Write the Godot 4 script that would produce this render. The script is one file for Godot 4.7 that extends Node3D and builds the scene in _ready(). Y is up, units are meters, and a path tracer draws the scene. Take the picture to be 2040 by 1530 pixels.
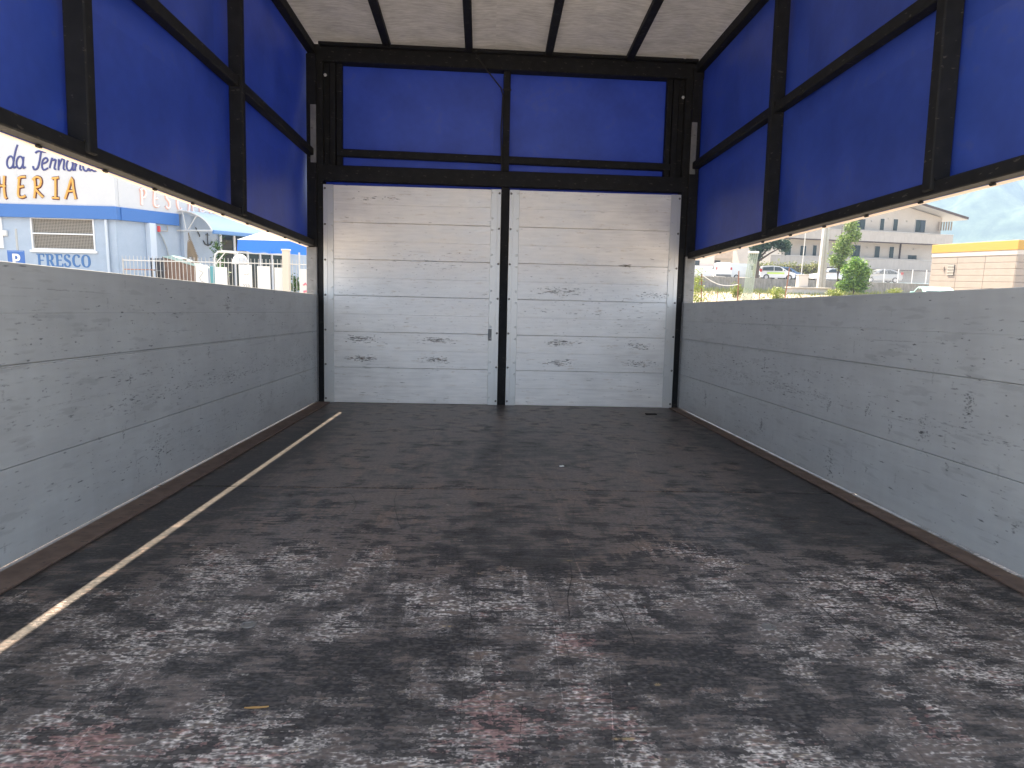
extends Node3D
# A tarpaulin truck bed seen from its open rear, with a fish shop on one side and houses on the other.

var cam_xf: Transform3D
var truck_xf: Transform3D
var used := {}
var M := {}
const FPX := 1366.3          # focal length in photo pixels (2040 wide)

class Geo:
	var v := PackedVector3Array()
	var n := PackedVector3Array()
	var t := PackedVector2Array()
	var c := PackedColorArray()
	var col := Color(1, 1, 1)
	func tri(a: Vector3, b: Vector3, d: Vector3, nn: Vector3, ua := Vector2.ZERO, ub := Vector2.ZERO, ud := Vector2.ZERO):
		if (b - a).cross(d - a).dot(nn) > 0.0:
			v.append(a); v.append(d); v.append(b); t.append(ua); t.append(ud); t.append(ub)
		else:
			v.append(a); v.append(b); v.append(d); t.append(ua); t.append(ub); t.append(ud)
		for k in 3:
			n.append(nn); c.append(col)
	func quad(a: Vector3, b: Vector3, d: Vector3, e: Vector3, nn: Vector3):
		tri(a, b, d, nn, uvp(a, nn), uvp(b, nn), uvp(d, nn)); tri(a, d, e, nn, uvp(a, nn), uvp(d, nn), uvp(e, nn))
	func uvp(p: Vector3, nn: Vector3) -> Vector2:
		var a := nn.abs()
		if a.x >= a.y and a.x >= a.z: return Vector2(p.z, p.y)
		if a.y >= a.z: return Vector2(p.x, p.z)
		return Vector2(p.x, p.y)
	func box(lo: Vector3, hi: Vector3, b := 0.0, xf := Transform3D.IDENTITY):
		# chamfered box from lo to hi
		var ctr := (lo + hi) * 0.5
		var h := (hi - lo) * 0.5
		b = minf(b, minf(h.x, minf(h.y, h.z)) * 0.8)
		for ax in 3:
			var u := (ax + 1) % 3
			var w := (ax + 2) % 3
			for s in [-1.0, 1.0]:
				var nn := Vector3.ZERO; nn[ax] = s
				var q := []
				for k in [[-1, -1], [1, -1], [1, 1], [-1, 1]]:
					var p := Vector3.ZERO
					p[ax] = s * h[ax]; p[u] = k[0] * (h[u] - b); p[w] = k[1] * (h[w] - b)
					q.append(p + ctr)
				put(q, nn, xf)
		if b <= 0.0: return
		for ax in 3:                       # edges along ax
			var u := (ax + 1) % 3
			var w := (ax + 2) % 3
			for su in [-1.0, 1.0]:
				for sw in [-1.0, 1.0]:
					var q := []
					for k in [[-1, 0], [1, 0], [1, 1], [-1, 1]]:
						var p := Vector3.ZERO
						p[ax] = k[0] * (h[ax] - b)
						p[u] = su * (h[u] - (b if k[1] == 1 else 0.0)); p[w] = sw * (h[w] - (0.0 if k[1] == 1 else b))
						q.append(p + ctr)
					var nn := Vector3.ZERO; nn[u] = su; nn[w] = sw
					put(q, nn.normalized(), xf)
		for sx in [-1.0, 1.0]:
			for sy in [-1.0, 1.0]:
				for sz in [-1.0, 1.0]:
					var s := Vector3(sx, sy, sz)
					var q := []
					for ax in 3:
						var p := Vector3.ZERO
						for j in 3: p[j] = s[j] * (h[j] - (0.0 if j == ax else b))
						q.append(xf * (p + ctr))
					var nn := (xf.basis * s).normalized()
					tri(q[0], q[1], q[2], nn, uvp(q[0], nn), uvp(q[1], nn), uvp(q[2], nn))
	func put(q: Array, nn: Vector3, xf: Transform3D):
		var m := (xf.basis * nn).normalized()
		# texture coordinates are taken before the move, so that they follow the piece
		var a: Vector3 = q[0]; var b: Vector3 = q[1]; var d: Vector3 = q[2]; var e: Vector3 = q[3]
		tri(xf * a, xf * b, xf * d, m, uvp(a, nn), uvp(b, nn), uvp(d, nn)); tri(xf * a, xf * d, xf * e, m, uvp(a, nn), uvp(d, nn), uvp(e, nn))
	func smooth(a: Vector3, b: Vector3, d: Vector3, na: Vector3, nb: Vector3, nd: Vector3, ua := Vector2.ZERO, ub := Vector2.ZERO, ud := Vector2.ZERO):
		if (b - a).cross(d - a).dot(na + nb + nd) > 0.0:
			v.append(a); v.append(d); v.append(b); n.append(na); n.append(nd); n.append(nb); t.append(ua); t.append(ud); t.append(ub)
		else:
			v.append(a); v.append(b); v.append(d); n.append(na); n.append(nb); n.append(nd); t.append(ua); t.append(ub); t.append(ud)
		for k in 3: c.append(col)
	func tube(path: Array, r: float, sides := 8, r2 := -1.0):
		if r2 < 0.0: r2 = r
		var rings := []
		var side := Vector3.ZERO
		for i in path.size():
			var d: Vector3 = (path[mini(i + 1, path.size() - 1)] - path[maxi(i - 1, 0)]).normalized()
			if side == Vector3.ZERO:
				side = d.cross(Vector3.UP if absf(d.y) < 0.9 else Vector3.RIGHT).normalized()
			side = (side - d * side.dot(d)).normalized()
			var up := side.cross(d)
			var ring := []
			var rr := lerpf(r, r2, float(i) / maxf(1.0, path.size() - 1.0))
			for k in sides:
				var a := TAU * k / sides
				var o := side * cos(a) + up * sin(a)
				ring.append([path[i] + o * rr, o])
			rings.append(ring)
		for i in path.size() - 1:
			for k in sides:
				var k2 := (k + 1) % sides
				var p = rings[i][k]; var q = rings[i][k2]; var s = rings[i + 1][k2]; var u = rings[i + 1][k]
				smooth(p[0], q[0], s[0], p[1], q[1], s[1]); smooth(p[0], s[0], u[0], p[1], s[1], u[1])
		for e in [0, path.size() - 1]:
			var d: Vector3 = (path[0] - path[1]).normalized() if e == 0 else (path[-1] - path[-2]).normalized()
			for k in sides: tri(path[e], rings[e][k][0], rings[e][(k + 1) % sides][0], d)
	func lathe(prof: Array, at: Vector3, axis := Basis.IDENTITY, seg := 16):
		# prof: Vector2(radius, height)
		for i in prof.size() - 1:
			var p: Vector2 = prof[i]; var q: Vector2 = prof[i + 1]
			var d := q - p
			var nn := Vector2(d.y, -d.x).normalized()
			if nn.x < 0.0 and absf(d.y) > 1e-6: nn = -nn
			for k in seg:
				var a := TAU * k / seg; var b := TAU * (k + 1) / seg
				var e1 := Vector3(cos(a), 0, sin(a)); var e2 := Vector3(cos(b), 0, sin(b))
				var na := axis * (e1 * nn.x + Vector3.UP * nn.y); var nb := axis * (e2 * nn.x + Vector3.UP * nn.y)
				var A := at + axis * (e1 * p.x + Vector3.UP * p.y); var B := at + axis * (e2 * p.x + Vector3.UP * p.y)
				var C := at + axis * (e1 * q.x + Vector3.UP * q.y); var D := at + axis * (e2 * q.x + Vector3.UP * q.y)
				if p.x > 1e-6: smooth(A, B, D, na, nb, nb)
				if q.x > 1e-6: smooth(A, D, C, na, nb, na)
	func prism(poly: PackedVector2Array, z0: float, z1: float, xf := Transform3D.IDENTITY, inset := 0.0):
		# polygon in x,y, extruded from z0 to z1
		var idx := Geometry2D.triangulate_polygon(poly)
		for zz in [z0, z1]:
			var nn := xf.basis * Vector3(0, 0, -1.0 if zz == minf(z0, z1) else 1.0)
			for k in range(0, idx.size(), 3):
				var q := []
				for j in 3: q.append(xf * Vector3(poly[idx[k + j]].x, poly[idx[k + j]].y, zz))
				tri(q[0], q[1], q[2], nn.normalized(), poly[idx[k]], poly[idx[k + 1]], poly[idx[k + 2]])
		var cw := 1.0 if Geometry2D.is_polygon_clockwise(poly) else -1.0
		for k in poly.size():
			var a := poly[k]; var b := poly[(k + 1) % poly.size()]
			var d := b - a
			var nn := (xf.basis * Vector3(-d.y, d.x, 0) * cw).normalized()
			var A := xf * Vector3(a.x, a.y, z0); var B := xf * Vector3(b.x, b.y, z0); var C := xf * Vector3(b.x, b.y, z1); var D := xf * Vector3(a.x, a.y, z1)
			tri(A, B, C, nn); tri(A, C, D, nn)
	func mesh() -> ArrayMesh:
		var a := []
		a.resize(Mesh.ARRAY_MAX)
		a[Mesh.ARRAY_VERTEX] = v; a[Mesh.ARRAY_NORMAL] = n; a[Mesh.ARRAY_TEX_UV] = t; a[Mesh.ARRAY_COLOR] = c
		var m := ArrayMesh.new()
		m.add_surface_from_arrays(Mesh.PRIMITIVE_TRIANGLES, a)
		return m

# ---------------------------------------------------------------- helpers
func numbered(called: String) -> String:
	if not used.has(called):
		used[called] = 0
		return called
	used[called] += 1
	return "%s_%03d" % [called, used[called]]

func thing(called: String, label: String, category: String, xf := Transform3D.IDENTITY, group := "") -> Node3D:
	var o := Node3D.new()
	o.name = numbered(called); add_child(o); o.transform = xf
	tag(o, label, category, group)
	return o

func tag(o: Node, label: String, category: String, group := ""):
	o.set_meta("label", label); o.set_meta("category", category)
	if group != "": o.set_meta("group", group)

func part(called: String, g, m: Material, parent: Node, at := Vector3.ZERO) -> MeshInstance3D:
	var o := MeshInstance3D.new()
	o.name = called
	o.mesh = g.mesh() if g is Geo else g
	o.material_override = m
	o.position = at
	parent.add_child(o, true)
	return o

func bx(called: String, m: Material, parent: Node, lo: Vector3, hi: Vector3, b := 0.0) -> MeshInstance3D:
	var g := Geo.new()
	g.box(lo, hi, b)
	return part(called, g, m, parent)

func struct(called: String, g, m: Material) -> MeshInstance3D:
	var o := part(numbered(called), g, m, self)
	o.set_meta("kind", "structure")
	return o

func lin(r: float, g: float, b: float) -> Color:
	return Color(r, g, b).linear_to_srgb()

func mat(r: float, g: float, b: float, rough := 0.7, metal := 0.0, spec := 0.5) -> StandardMaterial3D:
	var m := StandardMaterial3D.new()
	m.albedo_color = lin(r, g, b); m.roughness = rough; m.metallic = metal; m.metallic_specular = spec
	return m

func noise_image(w: int, h: int, seed_: int, freq: float, oct := 4, sx := 1, sy := 1) -> PackedByteArray:
	# grey noise; sx, sy stretch it along a side
	var f := FastNoiseLite.new()
	f.seed = seed_; f.frequency = freq; f.fractal_octaves = oct
	f.noise_type = FastNoiseLite.TYPE_SIMPLEX_SMOOTH
	var im := f.get_image(maxi(4, w / sx), maxi(4, h / sy), false, false, true)
	if sx > 1 or sy > 1: im.resize(w, h, Image.INTERPOLATE_CUBIC)
	im.convert(Image.FORMAT_L8)
	return im.get_data()

func grain_tex(seed_: int, lo: Color, hi: Color, freq: float, sx := 1, sy := 1, size := 512) -> ImageTexture:
	# seamless-enough two tone grain for walls, ground and cloth
	var a := noise_image(size, size, seed_, freq, 5, sx, sy)
	var b := noise_image(size, size, seed_ + 7, freq * 6.0, 3, sx, sy)
	var d := PackedByteArray(); d.resize(size * size * 3)
	for i in size * size:
		var k := (a[i] * 0.65 + b[i] * 0.35) / 255.0
		d[i * 3] = int(255.0 * lerpf(lo.r, hi.r, k)); d[i * 3 + 1] = int(255.0 * lerpf(lo.g, hi.g, k)); d[i * 3 + 2] = int(255.0 * lerpf(lo.b, hi.b, k))
	return ImageTexture.create_from_image(Image.create_from_data(size, size, false, Image.FORMAT_RGB8, d))

func grained(seed_: int, lo: Color, hi: Color, freq: float, scale_: float, rough := 0.85, sx := 1, sy := 1) -> StandardMaterial3D:
	var m := StandardMaterial3D.new()
	m.albedo_texture = grain_tex(seed_, lo, hi, freq, sx, sy)
	m.uv1_triplanar = true; m.uv1_world_triplanar = true
	m.uv1_scale = Vector3.ONE * scale_
	m.roughness = rough
	return m

# a point on the ray through a photo pixel, at a given depth along the camera's axis
func P(u: float, v: float, depth: float) -> Vector3:
	return cam_xf * Vector3((u - 1020.0) / FPX * depth, (765.0 - v) / FPX * depth, -depth)

func flat_right() -> Vector3:
	var r := cam_xf.basis.x
	return Vector3(r.x, 0, r.z).normalized()

func frame_at(o: Vector3, along: Vector3) -> Transform3D:
	# x along a facade, y up, z towards whoever looks at it
	return Transform3D(Basis(along, Vector3.UP, along.cross(Vector3.UP)), o)

func on(f: Transform3D, u: float, v: float, z := 0.0) -> Vector2:
	# where the ray through a pixel meets the facade plane, in the facade's own metres
	var inv := f.affine_inverse()
	var o := inv * cam_xf.origin
	var d := (inv * P(u, v, 10.0)) - o
	var k := (z - o.z) / d.z
	return Vector2(o.x + d.x * k, o.y + d.y * k)

func pane(called: String, m: Material, parent: Node, f: Transform3D, u0: float, v0: float, u1: float, v1: float, z0: float, z1: float, b := 0.0) -> MeshInstance3D:
	# a box on a facade between two photo pixels, in depth from z0 to z1
	var a := on(f, u0, v1, z1); var c := on(f, u1, v0, z1)
	return bx(called, m, parent, Vector3(minf(a.x, c.x), minf(a.y, c.y), z0), Vector3(maxf(a.x, c.x), maxf(a.y, c.y), z1), b)

func ground_y(x: float, z: float) -> float:
	var near := 1.0 - smoothstep(5.0, 11.0, absf(x))
	var y := clampf(z, -10.0, 10.0) * 0.0524 * near * (1.0 - smoothstep(9.0, 20.0, absf(z)))
	var r := Vector2(x, z - 4.0).length()
	return y + 0.85 * smoothstep(34.0, 66.0, r) * smoothstep(4.0, 18.0, x)

# ---------------------------------------------------------------- scene
func _ready():
	truck_xf = Transform3D(Basis(Vector3.RIGHT, deg_to_rad(-3.0)), Vector3(0, 1.07, 0))
	var look := Basis(Vector3.UP, -0.0412) * Basis(Vector3.RIGHT, -0.1036) * Basis(Vector3.BACK, 0.0227)
	cam_xf = truck_xf * Transform3D(look, Vector3(-0.0282, 0.5238, 3.8632))
	var cam := Camera3D.new()
	cam.name = "camera"
	cam.transform = cam_xf
	cam.fov = rad_to_deg(2.0 * atan(765.0 / FPX))
	cam.near = 0.05; cam.far = 6000.0
	add_child(cam); cam.current = true

	var env := Environment.new()
	var sky := Sky.new()
	var sm := ProceduralSkyMaterial.new()
	sm.sky_top_color = lin(0.46, 0.495, 0.55); sm.sky_horizon_color = lin(0.86, 0.86, 0.83); sm.sky_curve = 0.16
	sm.ground_bottom_color = lin(0.22, 0.21, 0.19); sm.ground_horizon_color = lin(0.5, 0.5, 0.48)
	sm.sky_energy_multiplier = 1.0
	sm.sun_angle_max = 1.0
	sky.sky_material = sm
	env.background_mode = Environment.BG_SKY
	env.sky = sky
	env.background_energy_multiplier = 0.85
	env.tonemap_mode = Environment.TONE_MAPPER_LINEAR
	env.tonemap_exposure = 5.2
	env.fog_enabled = true; env.fog_density = 0.0006; env.fog_light_color = Color(0.72, 0.84, 1.0)
	env.sdfgi_enabled = true; env.ssao_enabled = true; env.ssil_enabled = true
	var we := WorldEnvironment.new()
	we.name = "environment"
	we.environment = env
	add_child(we)
	var sun := DirectionalLight3D.new()
	sun.name = "sun"
	sun.light_color = Color(1.0, 0.93, 0.83)
	sun.light_energy = 1.6
	sun.light_angular_distance = 0.5
	sun.shadow_enabled = true
	add_child(sun)
	var to_sun := (truck_xf.basis * Vector3(-0.314, 1.0, -0.45)).normalized()
	sun.look_at_from_position(to_sun * 50.0, Vector3.ZERO, Vector3.RIGHT)

	setting()
	truck()
	shop()
	shop_yard()
	houses()
	terrace_things()

# ---------------------------------------------------------------- computed surfaces of the truck
func to_tex(w: int, h: int, d: PackedByteArray) -> ImageTexture:
	var im := Image.create_from_data(w, h, false, Image.FORMAT_RGB8, d)
	return ImageTexture.create_from_image(im)

func grey_tex(w: int, h: int, d: PackedByteArray) -> ImageTexture:
	return ImageTexture.create_from_image(Image.create_from_data(w, h, false, Image.FORMAT_L8, d))

func fleck(d: PackedByteArray, w: int, h: int, x: float, y: float, lx: float, ly: float, tilt: float, col: Color, a: float, rng: RandomNumberGenerator):
	# a ragged scuff: lx long, ly thick, in pixels
	var rag := 0.6
	var drift := 0.0
	var x0 := int(x - lx); var x1 := int(x + lx)
	for px in range(maxi(0, x0), mini(w - 1, x1) + 1):
		var k := (px - x) / maxf(lx, 0.5)
		rag = clampf(rag + rng.randf_range(-0.32, 0.32), 0.05, 1.0)
		drift = clampf(drift + rng.randf_range(-0.35, 0.35), -1.5, 1.5)
		var th := ly * (1.0 - k * k) * rag
		if th <= 0.12: continue
		var yc := y + tilt * (px - x) + drift * minf(1.0, ly)
		for py in range(maxi(0, int(yc - th)), mini(h - 1, int(yc + th)) + 1):
			var i := (py * w + px) * 3
			var al := a * minf(1.0, th)
			d[i] = int(lerpf(d[i], col.r * 255.0, al)); d[i + 1] = int(lerpf(d[i + 1], col.g * 255.0, al)); d[i + 2] = int(lerpf(d[i + 2], col.b * 255.0, al))

func blob_field(w: int, h: int, base: Callable, blobs: Array) -> PackedFloat32Array:
	# where matter lies on the floor: a coarse map, drawn up to full size; blobs are [x, z, half width, half length, weight] in metres
	var n := 160
	var im := Image.create(n, n, false, Image.FORMAT_RF)
	for y in n:
		for x in n:
			var X := -0.97 + (x + 0.5) * 2.1 / n; var Z := (y + 0.5) * 3.4 / n
			var s: float = base.call(X, Z)
			for b in blobs:
				var q := pow((X - b[0]) / b[2], 2.0) + pow((Z - b[1]) / b[3], 2.0)
				if q < 5.0: s += b[4] * exp(-q)
			im.set_pixel(x, y, Color(s, 0, 0))
	im.resize(w, h, Image.INTERPOLATE_BILINEAR)
	return im.get_data().to_float32_array()

func floor_material() -> StandardMaterial3D:
	var w := 2048; var h := 2048                      # x over 2.1 m, z over 3.4 m
	var A := noise_image(w, h, 11, 0.020, 5, 2, 1)    # ragged patches
	var B := noise_image(w, h, 31, 0.16, 3, 12, 1)    # streaks that run across the bed, along the grain
	var B2 := noise_image(w, h, 37, 0.07, 4, 7, 1)    # broader streaks
	var F := noise_image(w, h, 47, 0.50, 2, 8, 1)     # fibres
	var D := noise_image(w, h, 59, 0.006, 4, 1, 1)
	var G := noise_image(w, h, 83, 0.16, 4, 2, 1)     # crumbs and grit
	var S := noise_image(w, h, 71, 0.06, 3, 1, 8)     # scrapes along the bed
	var worn_at := blob_field(w, h, func(x: float, z: float) -> float: return clampf((z - 2.47) * 2.2, -0.75, 0.55) - (0.75 * smoothstep(-0.56, -0.74, x) * (1.0 - smoothstep(2.5, 2.8, z))), [[-0.52, 2.56, 0.18, 0.16, 0.4], [0.82, 2.5, 0.2, 0.2, 0.4], [-0.03, 2.6, 0.1, 0.08, 0.3], [0.05, 1.85, 0.3, 0.012, 0.75], [-0.3, 0.25, 0.12, 0.03, 0.3], [0.12, 2.45, 0.25, 0.08, -0.3]])
	var dirt_at := blob_field(w, h, func(x: float, z: float) -> float: return -0.30 + 0.06 * smoothstep(2.4, 2.6, z) + 0.05 * smoothstep(0.6, 1.1, z), [[-0.22, 2.93, 0.15, 0.12, 0.85], [-0.12, 2.83, 0.1, 0.05, 0.5], [0.3, 2.93, 0.14, 0.11, 0.85], [0.25, 2.82, 0.1, 0.05, 0.5], [0.5, 2.98, 0.1, 0.07, 0.4], [0.12, 2.48, 0.24, 0.08, 0.45], [-0.02, 2.38, 0.2, 0.1, 0.45], [0.04, 2.2, 0.22, 0.2, 0.5], [0.6, 2.3, 0.2, 0.12, 0.45], [0.88, 2.15, 0.2, 0.3, 0.6], [-0.80, 1.9, 0.13, 0.9, 1.0], [-0.74, 0.9, 0.08, 0.7, 0.7], [0.98, 1.5, 0.13, 1.0, 0.9], [0.05, 1.3, 0.26, 0.3, 0.6], [0.2, 0.86, 0.16, 0.1, 0.5], [-0.13, 1.65, 0.2, 0.15, 0.4], [0.33, 1.29, 0.15, 0.2, 0.4], [0.06, 0.15, 0.07, 0.14, 0.6], [-0.55, 2.05, 0.2, 0.2, 0.25], [0.62, 2.0, 0.2, 0.25, 0.25], [0.05, 3.1, 0.05, 0.04, 0.5], [0.8, 3.0, 0.1, 0.05, 0.4]])
	var red_at := blob_field(w, h, func(_x: float, _z: float) -> float: return -0.55, [[0.15, 2.82, 0.11, 0.035, 0.9], [0.06, 3.02, 0.16, 0.09, 0.75], [-0.5, 3.08, 0.16, 0.08, 0.6], [-0.28, 2.2, 0.1, 0.08, 0.35], [0.55, 3.05, 0.1, 0.05, 0.5]])
	var d := PackedByteArray(); d.resize(w * h * 3)
	var r := PackedByteArray(); r.resize(w * h)
	var hm := PackedByteArray(); hm.resize(w * h)
	var film_a := lin(0.118, 0.092, 0.081)
	var film_b := lin(0.15, 0.105, 0.083)
	var film_c := lin(0.085, 0.075, 0.072)
	var dark := lin(0.020, 0.019, 0.020)
	var dark2 := lin(0.046, 0.041, 0.039)
	var pale := lin(0.50, 0.45, 0.41)
	var grey := lin(0.115, 0.098, 0.091)
	var red := lin(0.20, 0.105, 0.095)
	var ochre := lin(0.27, 0.22, 0.13)
	for i in w * h:
		var a := A[i] / 255.0 - 0.5; var b := B[i] / 255.0 - 0.5; var f := F[i] / 255.0 - 0.5; var e := D[i] / 255.0 - 0.5; var s := S[i] / 255.0 - 0.5
		var c: Color
		var rough := 0.5
		var lift := 0.0
		var g := G[i] / 255.0 - 0.5
		var fine := b * 1.3 + f * 0.8 + g * 1.3 + (B2[i] / 255.0 - 0.5) * 1.2
		var worn := worn_at[i] + a * 1.9 + e * 1.2 + fine * 0.9
		if worn > 0.0:
			var k := clampf(0.40 + fine * 1.5 + a * 1.6 + e * 1.6, 0.0, 1.0)
			c = grey.lerp(pale, k)
			var rd := red_at[i] + b * 2.0 + e * 1.6 + f * 1.2 + a * 1.2
			if rd > 0.0: c = c.lerp(red, minf(0.8, rd * 3.0))
			if f > 0.25 and e > 0.02: c = c.lerp(ochre, 0.4)
			rough = 0.72
			lift = -0.12
		else:
			c = film_a.lerp(film_b, clampf(e * 4.0, 0.0, 1.0)).lerp(film_c, clampf(a * 2.0 + fine * 0.5, 0.0, 1.0))
			if f * 0.7 + s * 0.6 > 0.22: c = c.lerp(grey, 0.5)
			rough = 0.36 + 0.14 * (f + 0.5)
		var dirt := dirt_at[i] + (a * 2.4 + fine * 1.25 if worn > 0.0 else a * 1.7 + e * 0.8 + fine * 0.75) + s * 0.6
		if dirt > 0.0:
			var k := minf(0.95, 0.3 + dirt * 4.0)
			c = c.lerp(dark.lerp(dark2, clampf(fine * 1.2 + s * 1.2 + 0.4, 0.0, 1.0)), k)
			rough = lerpf(rough, 0.42 if worn <= 0.0 else 0.6, k)
		# open cracks along the grain
		if b > 0.27 and f < -0.12:
			c = c.lerp(dark, 0.8); lift = -0.4
		var gr := clampf(1.0 + g * 0.55 + f * 0.35, 0.6, 1.4)
		d[i * 3] = mini(255, int(c.r * gr * 255.0)); d[i * 3 + 1] = mini(255, int(c.g * gr * 255.0)); d[i * 3 + 2] = mini(255, int(c.b * gr * 255.0))
		r[i] = int(255.0 * rough)
		hm[i] = int(255.0 * clampf(0.55 + b * 0.5 + f * 0.4 + lift, 0.0, 1.0))
	var rng := RandomNumberGenerator.new(); rng.seed = 5
	for k in 1500:                                   # gouges and scratches
		fleck(d, w, h, rng.randf() * w, rng.randf() * h, 3.0 + 40.0 * pow(rng.randf(), 2.0), rng.randf_range(0.4, 1.3), rng.randf_range(-0.12, 0.12), dark, rng.randf_range(0.5, 0.95), rng)
	for k in 120:
		fleck(d, w, h, rng.randf() * w, rng.randf() * h, rng.randf_range(2, 9), rng.randf_range(0.6, 2.0), 0.0, lin(0.36, 0.34, 0.30), 0.8, rng)
	for k in 26:
		fleck(d, w, h, rng.randf() * w, rng.randf_range(0.6, 0.93) * h, rng.randf_range(6, 22), rng.randf_range(0.8, 1.6), 0.0, lin(0.34, 0.24, 0.11), 0.7, rng)
	# straight scratches from loads dragged in and out
	for k in 90:
		var px := rng.randf() * w; var py := rng.randf() * h
		var slant := rng.randf_range(-0.35, 0.35)
		var fade := rng.randf_range(0.6, 0.85) if rng.randf() < 0.6 else rng.randf_range(1.25, 1.6)
		for q in rng.randi_range(60, 420):
			px += slant; py += 1.0
			if px < 1 or px > w - 2 or py > h - 2: break
			if rng.randf() < 0.12: continue
			var i := (int(py) * w + int(px)) * 3
			for j in 3: d[i + j] = mini(255, int(d[i + j] * fade))
	# long curved drag marks in the film
	for k in 46:
		var px := rng.randf_range(0.2, 0.95) * w; var py := rng.randf_range(0.1, 0.8) * h
		var ang := rng.randf_range(0.2, 1.5) * (1.0 if rng.randf() < 0.5 else -1.0)
		for q in rng.randi_range(40, 260):
			px += cos(ang) * 1.6; py += sin(ang) * 0.9; ang += rng.randf_range(-0.03, 0.035)
			if px < 1 or py < 1 or px > w - 2 or py > h - 2: break
			var i := (int(py) * w + int(px)) * 3
			for j in 3:
				d[i + j] = int(d[i + j] * 0.5); d[i + 3 + j] = int(d[i + 3 + j] * 0.65)
	var m := StandardMaterial3D.new()
	m.albedo_texture = to_tex(w, h, d)
	m.roughness_texture = grey_tex(w, h, r); m.roughness = 1.0
	m.roughness_texture_channel = BaseMaterial3D.TEXTURE_CHANNEL_RED
	m.heightmap_enabled = true; m.heightmap_texture = grey_tex(w, h, hm); m.heightmap_scale = 0.07
	m.uv1_scale = Vector3(1.0 / 2.1, 1.0 / 3.4, 1); m.uv1_offset = Vector3(0.97 / 2.1, 0, 0)
	m.metallic_specular = 0.4
	return m

func wall_material(seed_: int, smudges: Array) -> StandardMaterial3D:
	var w := 2048; var h := 512                       # 4.2 m by 0.6 m
	var A := noise_image(w, h, seed_, 0.006, 4)
	var B := noise_image(w, h, seed_ + 3, 0.05, 3, 6, 1)
	var V := noise_image(w, h, seed_ + 5, 0.03, 3, 1, 8)
	var A2 := noise_image(w, h, seed_ + 15, 0.02, 5, 2, 1)
	var d := PackedByteArray(); d.resize(w * h * 3)
	var r := PackedByteArray(); r.resize(w * h)
	var lut := []
	for q in 200:
		var g := 0.52 * (1.0 + (q / 400.0 - 0.25) * 1.6)
		lut.append(lin(g * 0.975, g, g * 0.995))
	for i in w * h:
		var k := (A[i] - 128.0) / 255.0 * 0.10 + (B[i] - 128.0) / 255.0 * 0.06 + (V[i] - 128.0) / 255.0 * 0.05
		var grime := A2[i] * 0.55 + B[i] * 0.45
		if grime > 163.0: k -= minf(0.10, (grime - 163.0) / 255.0 * 1.1)
		var c: Color = lut[clampi(int((k + 0.25) * 400.0), 0, 199)]
		d[i * 3] = c.r8; d[i * 3 + 1] = c.g8; d[i * 3 + 2] = c.b8
		r[i] = int(clampf(255.0 * (0.44 + 0.22 * k * 3.0), 60, 220))
	var rng := RandomNumberGenerator.new(); rng.seed = seed_
	var black := lin(0.05, 0.052, 0.055)
	var soot := lin(0.22, 0.22, 0.225)
	for k in 70:      # vertical rubs
		var px := rng.randf() * w; var py := rng.randf() * h
		for q in rng.randi_range(8, 34):
			fleck(d, w, h, px + rng.randf_range(-1, 1), py + q, rng.randf_range(0.8, 2.2), 0.7, 0, soot, 0.4, rng)
	for sm in smudges:                                # dark rubs and knocks: [length, height, spread] in metres
		for k in 70:
			fleck(d, w, h, (sm[0] + rng.randfn() * sm[2] * 0.45) / 4.2 * w, (sm[1] + rng.randfn() * sm[2]) / 0.6 * h, rng.randf_range(0.8, 4.0), rng.randf_range(0.5, 2.2), rng.randf_range(-0.6, 0.6), black, rng.randf_range(0.15, 0.6), rng)
	# rows of knocks where loads rub: heights in metres, spread, count
	var rows := [[0.27, 0.014, 1700], [0.335, 0.018, 700], [0.13, 0.03, 450], [0.50, 0.04, 350], [0.44, 0.03, 350], [0.06, 0.03, 300], [0.3, 0.2, 2000]]
	for row in rows:
		var clumps := []
		for k in 9: clumps.append(rng.randf() * w)
		for k in int(row[2]):
			var px: float = rng.randf() * w
			if rng.randf() < 0.65: px = clumps[rng.randi() % clumps.size()] + rng.randfn() * 70.0
			var py: float = (row[0] + rng.randfn() * row[1]) / 0.6 * h
			fleck(d, w, h, px, py, 0.7 + 8.0 * pow(rng.randf(), 2.5), rng.randf_range(0.3, 1.0), rng.randf_range(-0.12, 0.12), black, 0.2 + 0.75 * pow(rng.randf(), 1.25), rng)
	for k in 80:      # long drag scratches
		fleck(d, w, h, rng.randf() * w, rng.randf() * h, rng.randf_range(25, 170), 0.5, rng.randf_range(-0.03, 0.03), black if rng.randf() < 0.6 else lin(0.62, 0.62, 0.6), rng.randf_range(0.15, 0.5), rng)
	for k in 26:      # paler scratches and paint dabs
		fleck(d, w, h, rng.randf() * w, rng.randf() * h, rng.randf_range(2, 30), rng.randf_range(0.4, 0.9), rng.randf_range(-0.3, 0.3), lin(0.6, 0.6, 0.58), 0.6, rng)
	for k in 12:
		var px := rng.randf() * w; var py := rng.randf() * h
		for q in rng.randi_range(12, 40):
			fleck(d, w, h, px + q * rng.randf_range(-0.1, 0.35), py + q, rng.randf_range(0.8, 3.0), 1.0, 0, black, 0.6 * rng.randf(), rng)
	var m := StandardMaterial3D.new()
	m.albedo_texture = to_tex(w, h, d)
	m.roughness_texture = grey_tex(w, h, r); m.roughness = 1.0; m.roughness_texture_channel = BaseMaterial3D.TEXTURE_CHANNEL_RED
	m.metallic = 0.12; m.metallic_specular = 0.5
	m.uv1_scale = Vector3(1.0 / 4.2, 1.0 / 0.6, 1)
	return m

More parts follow.
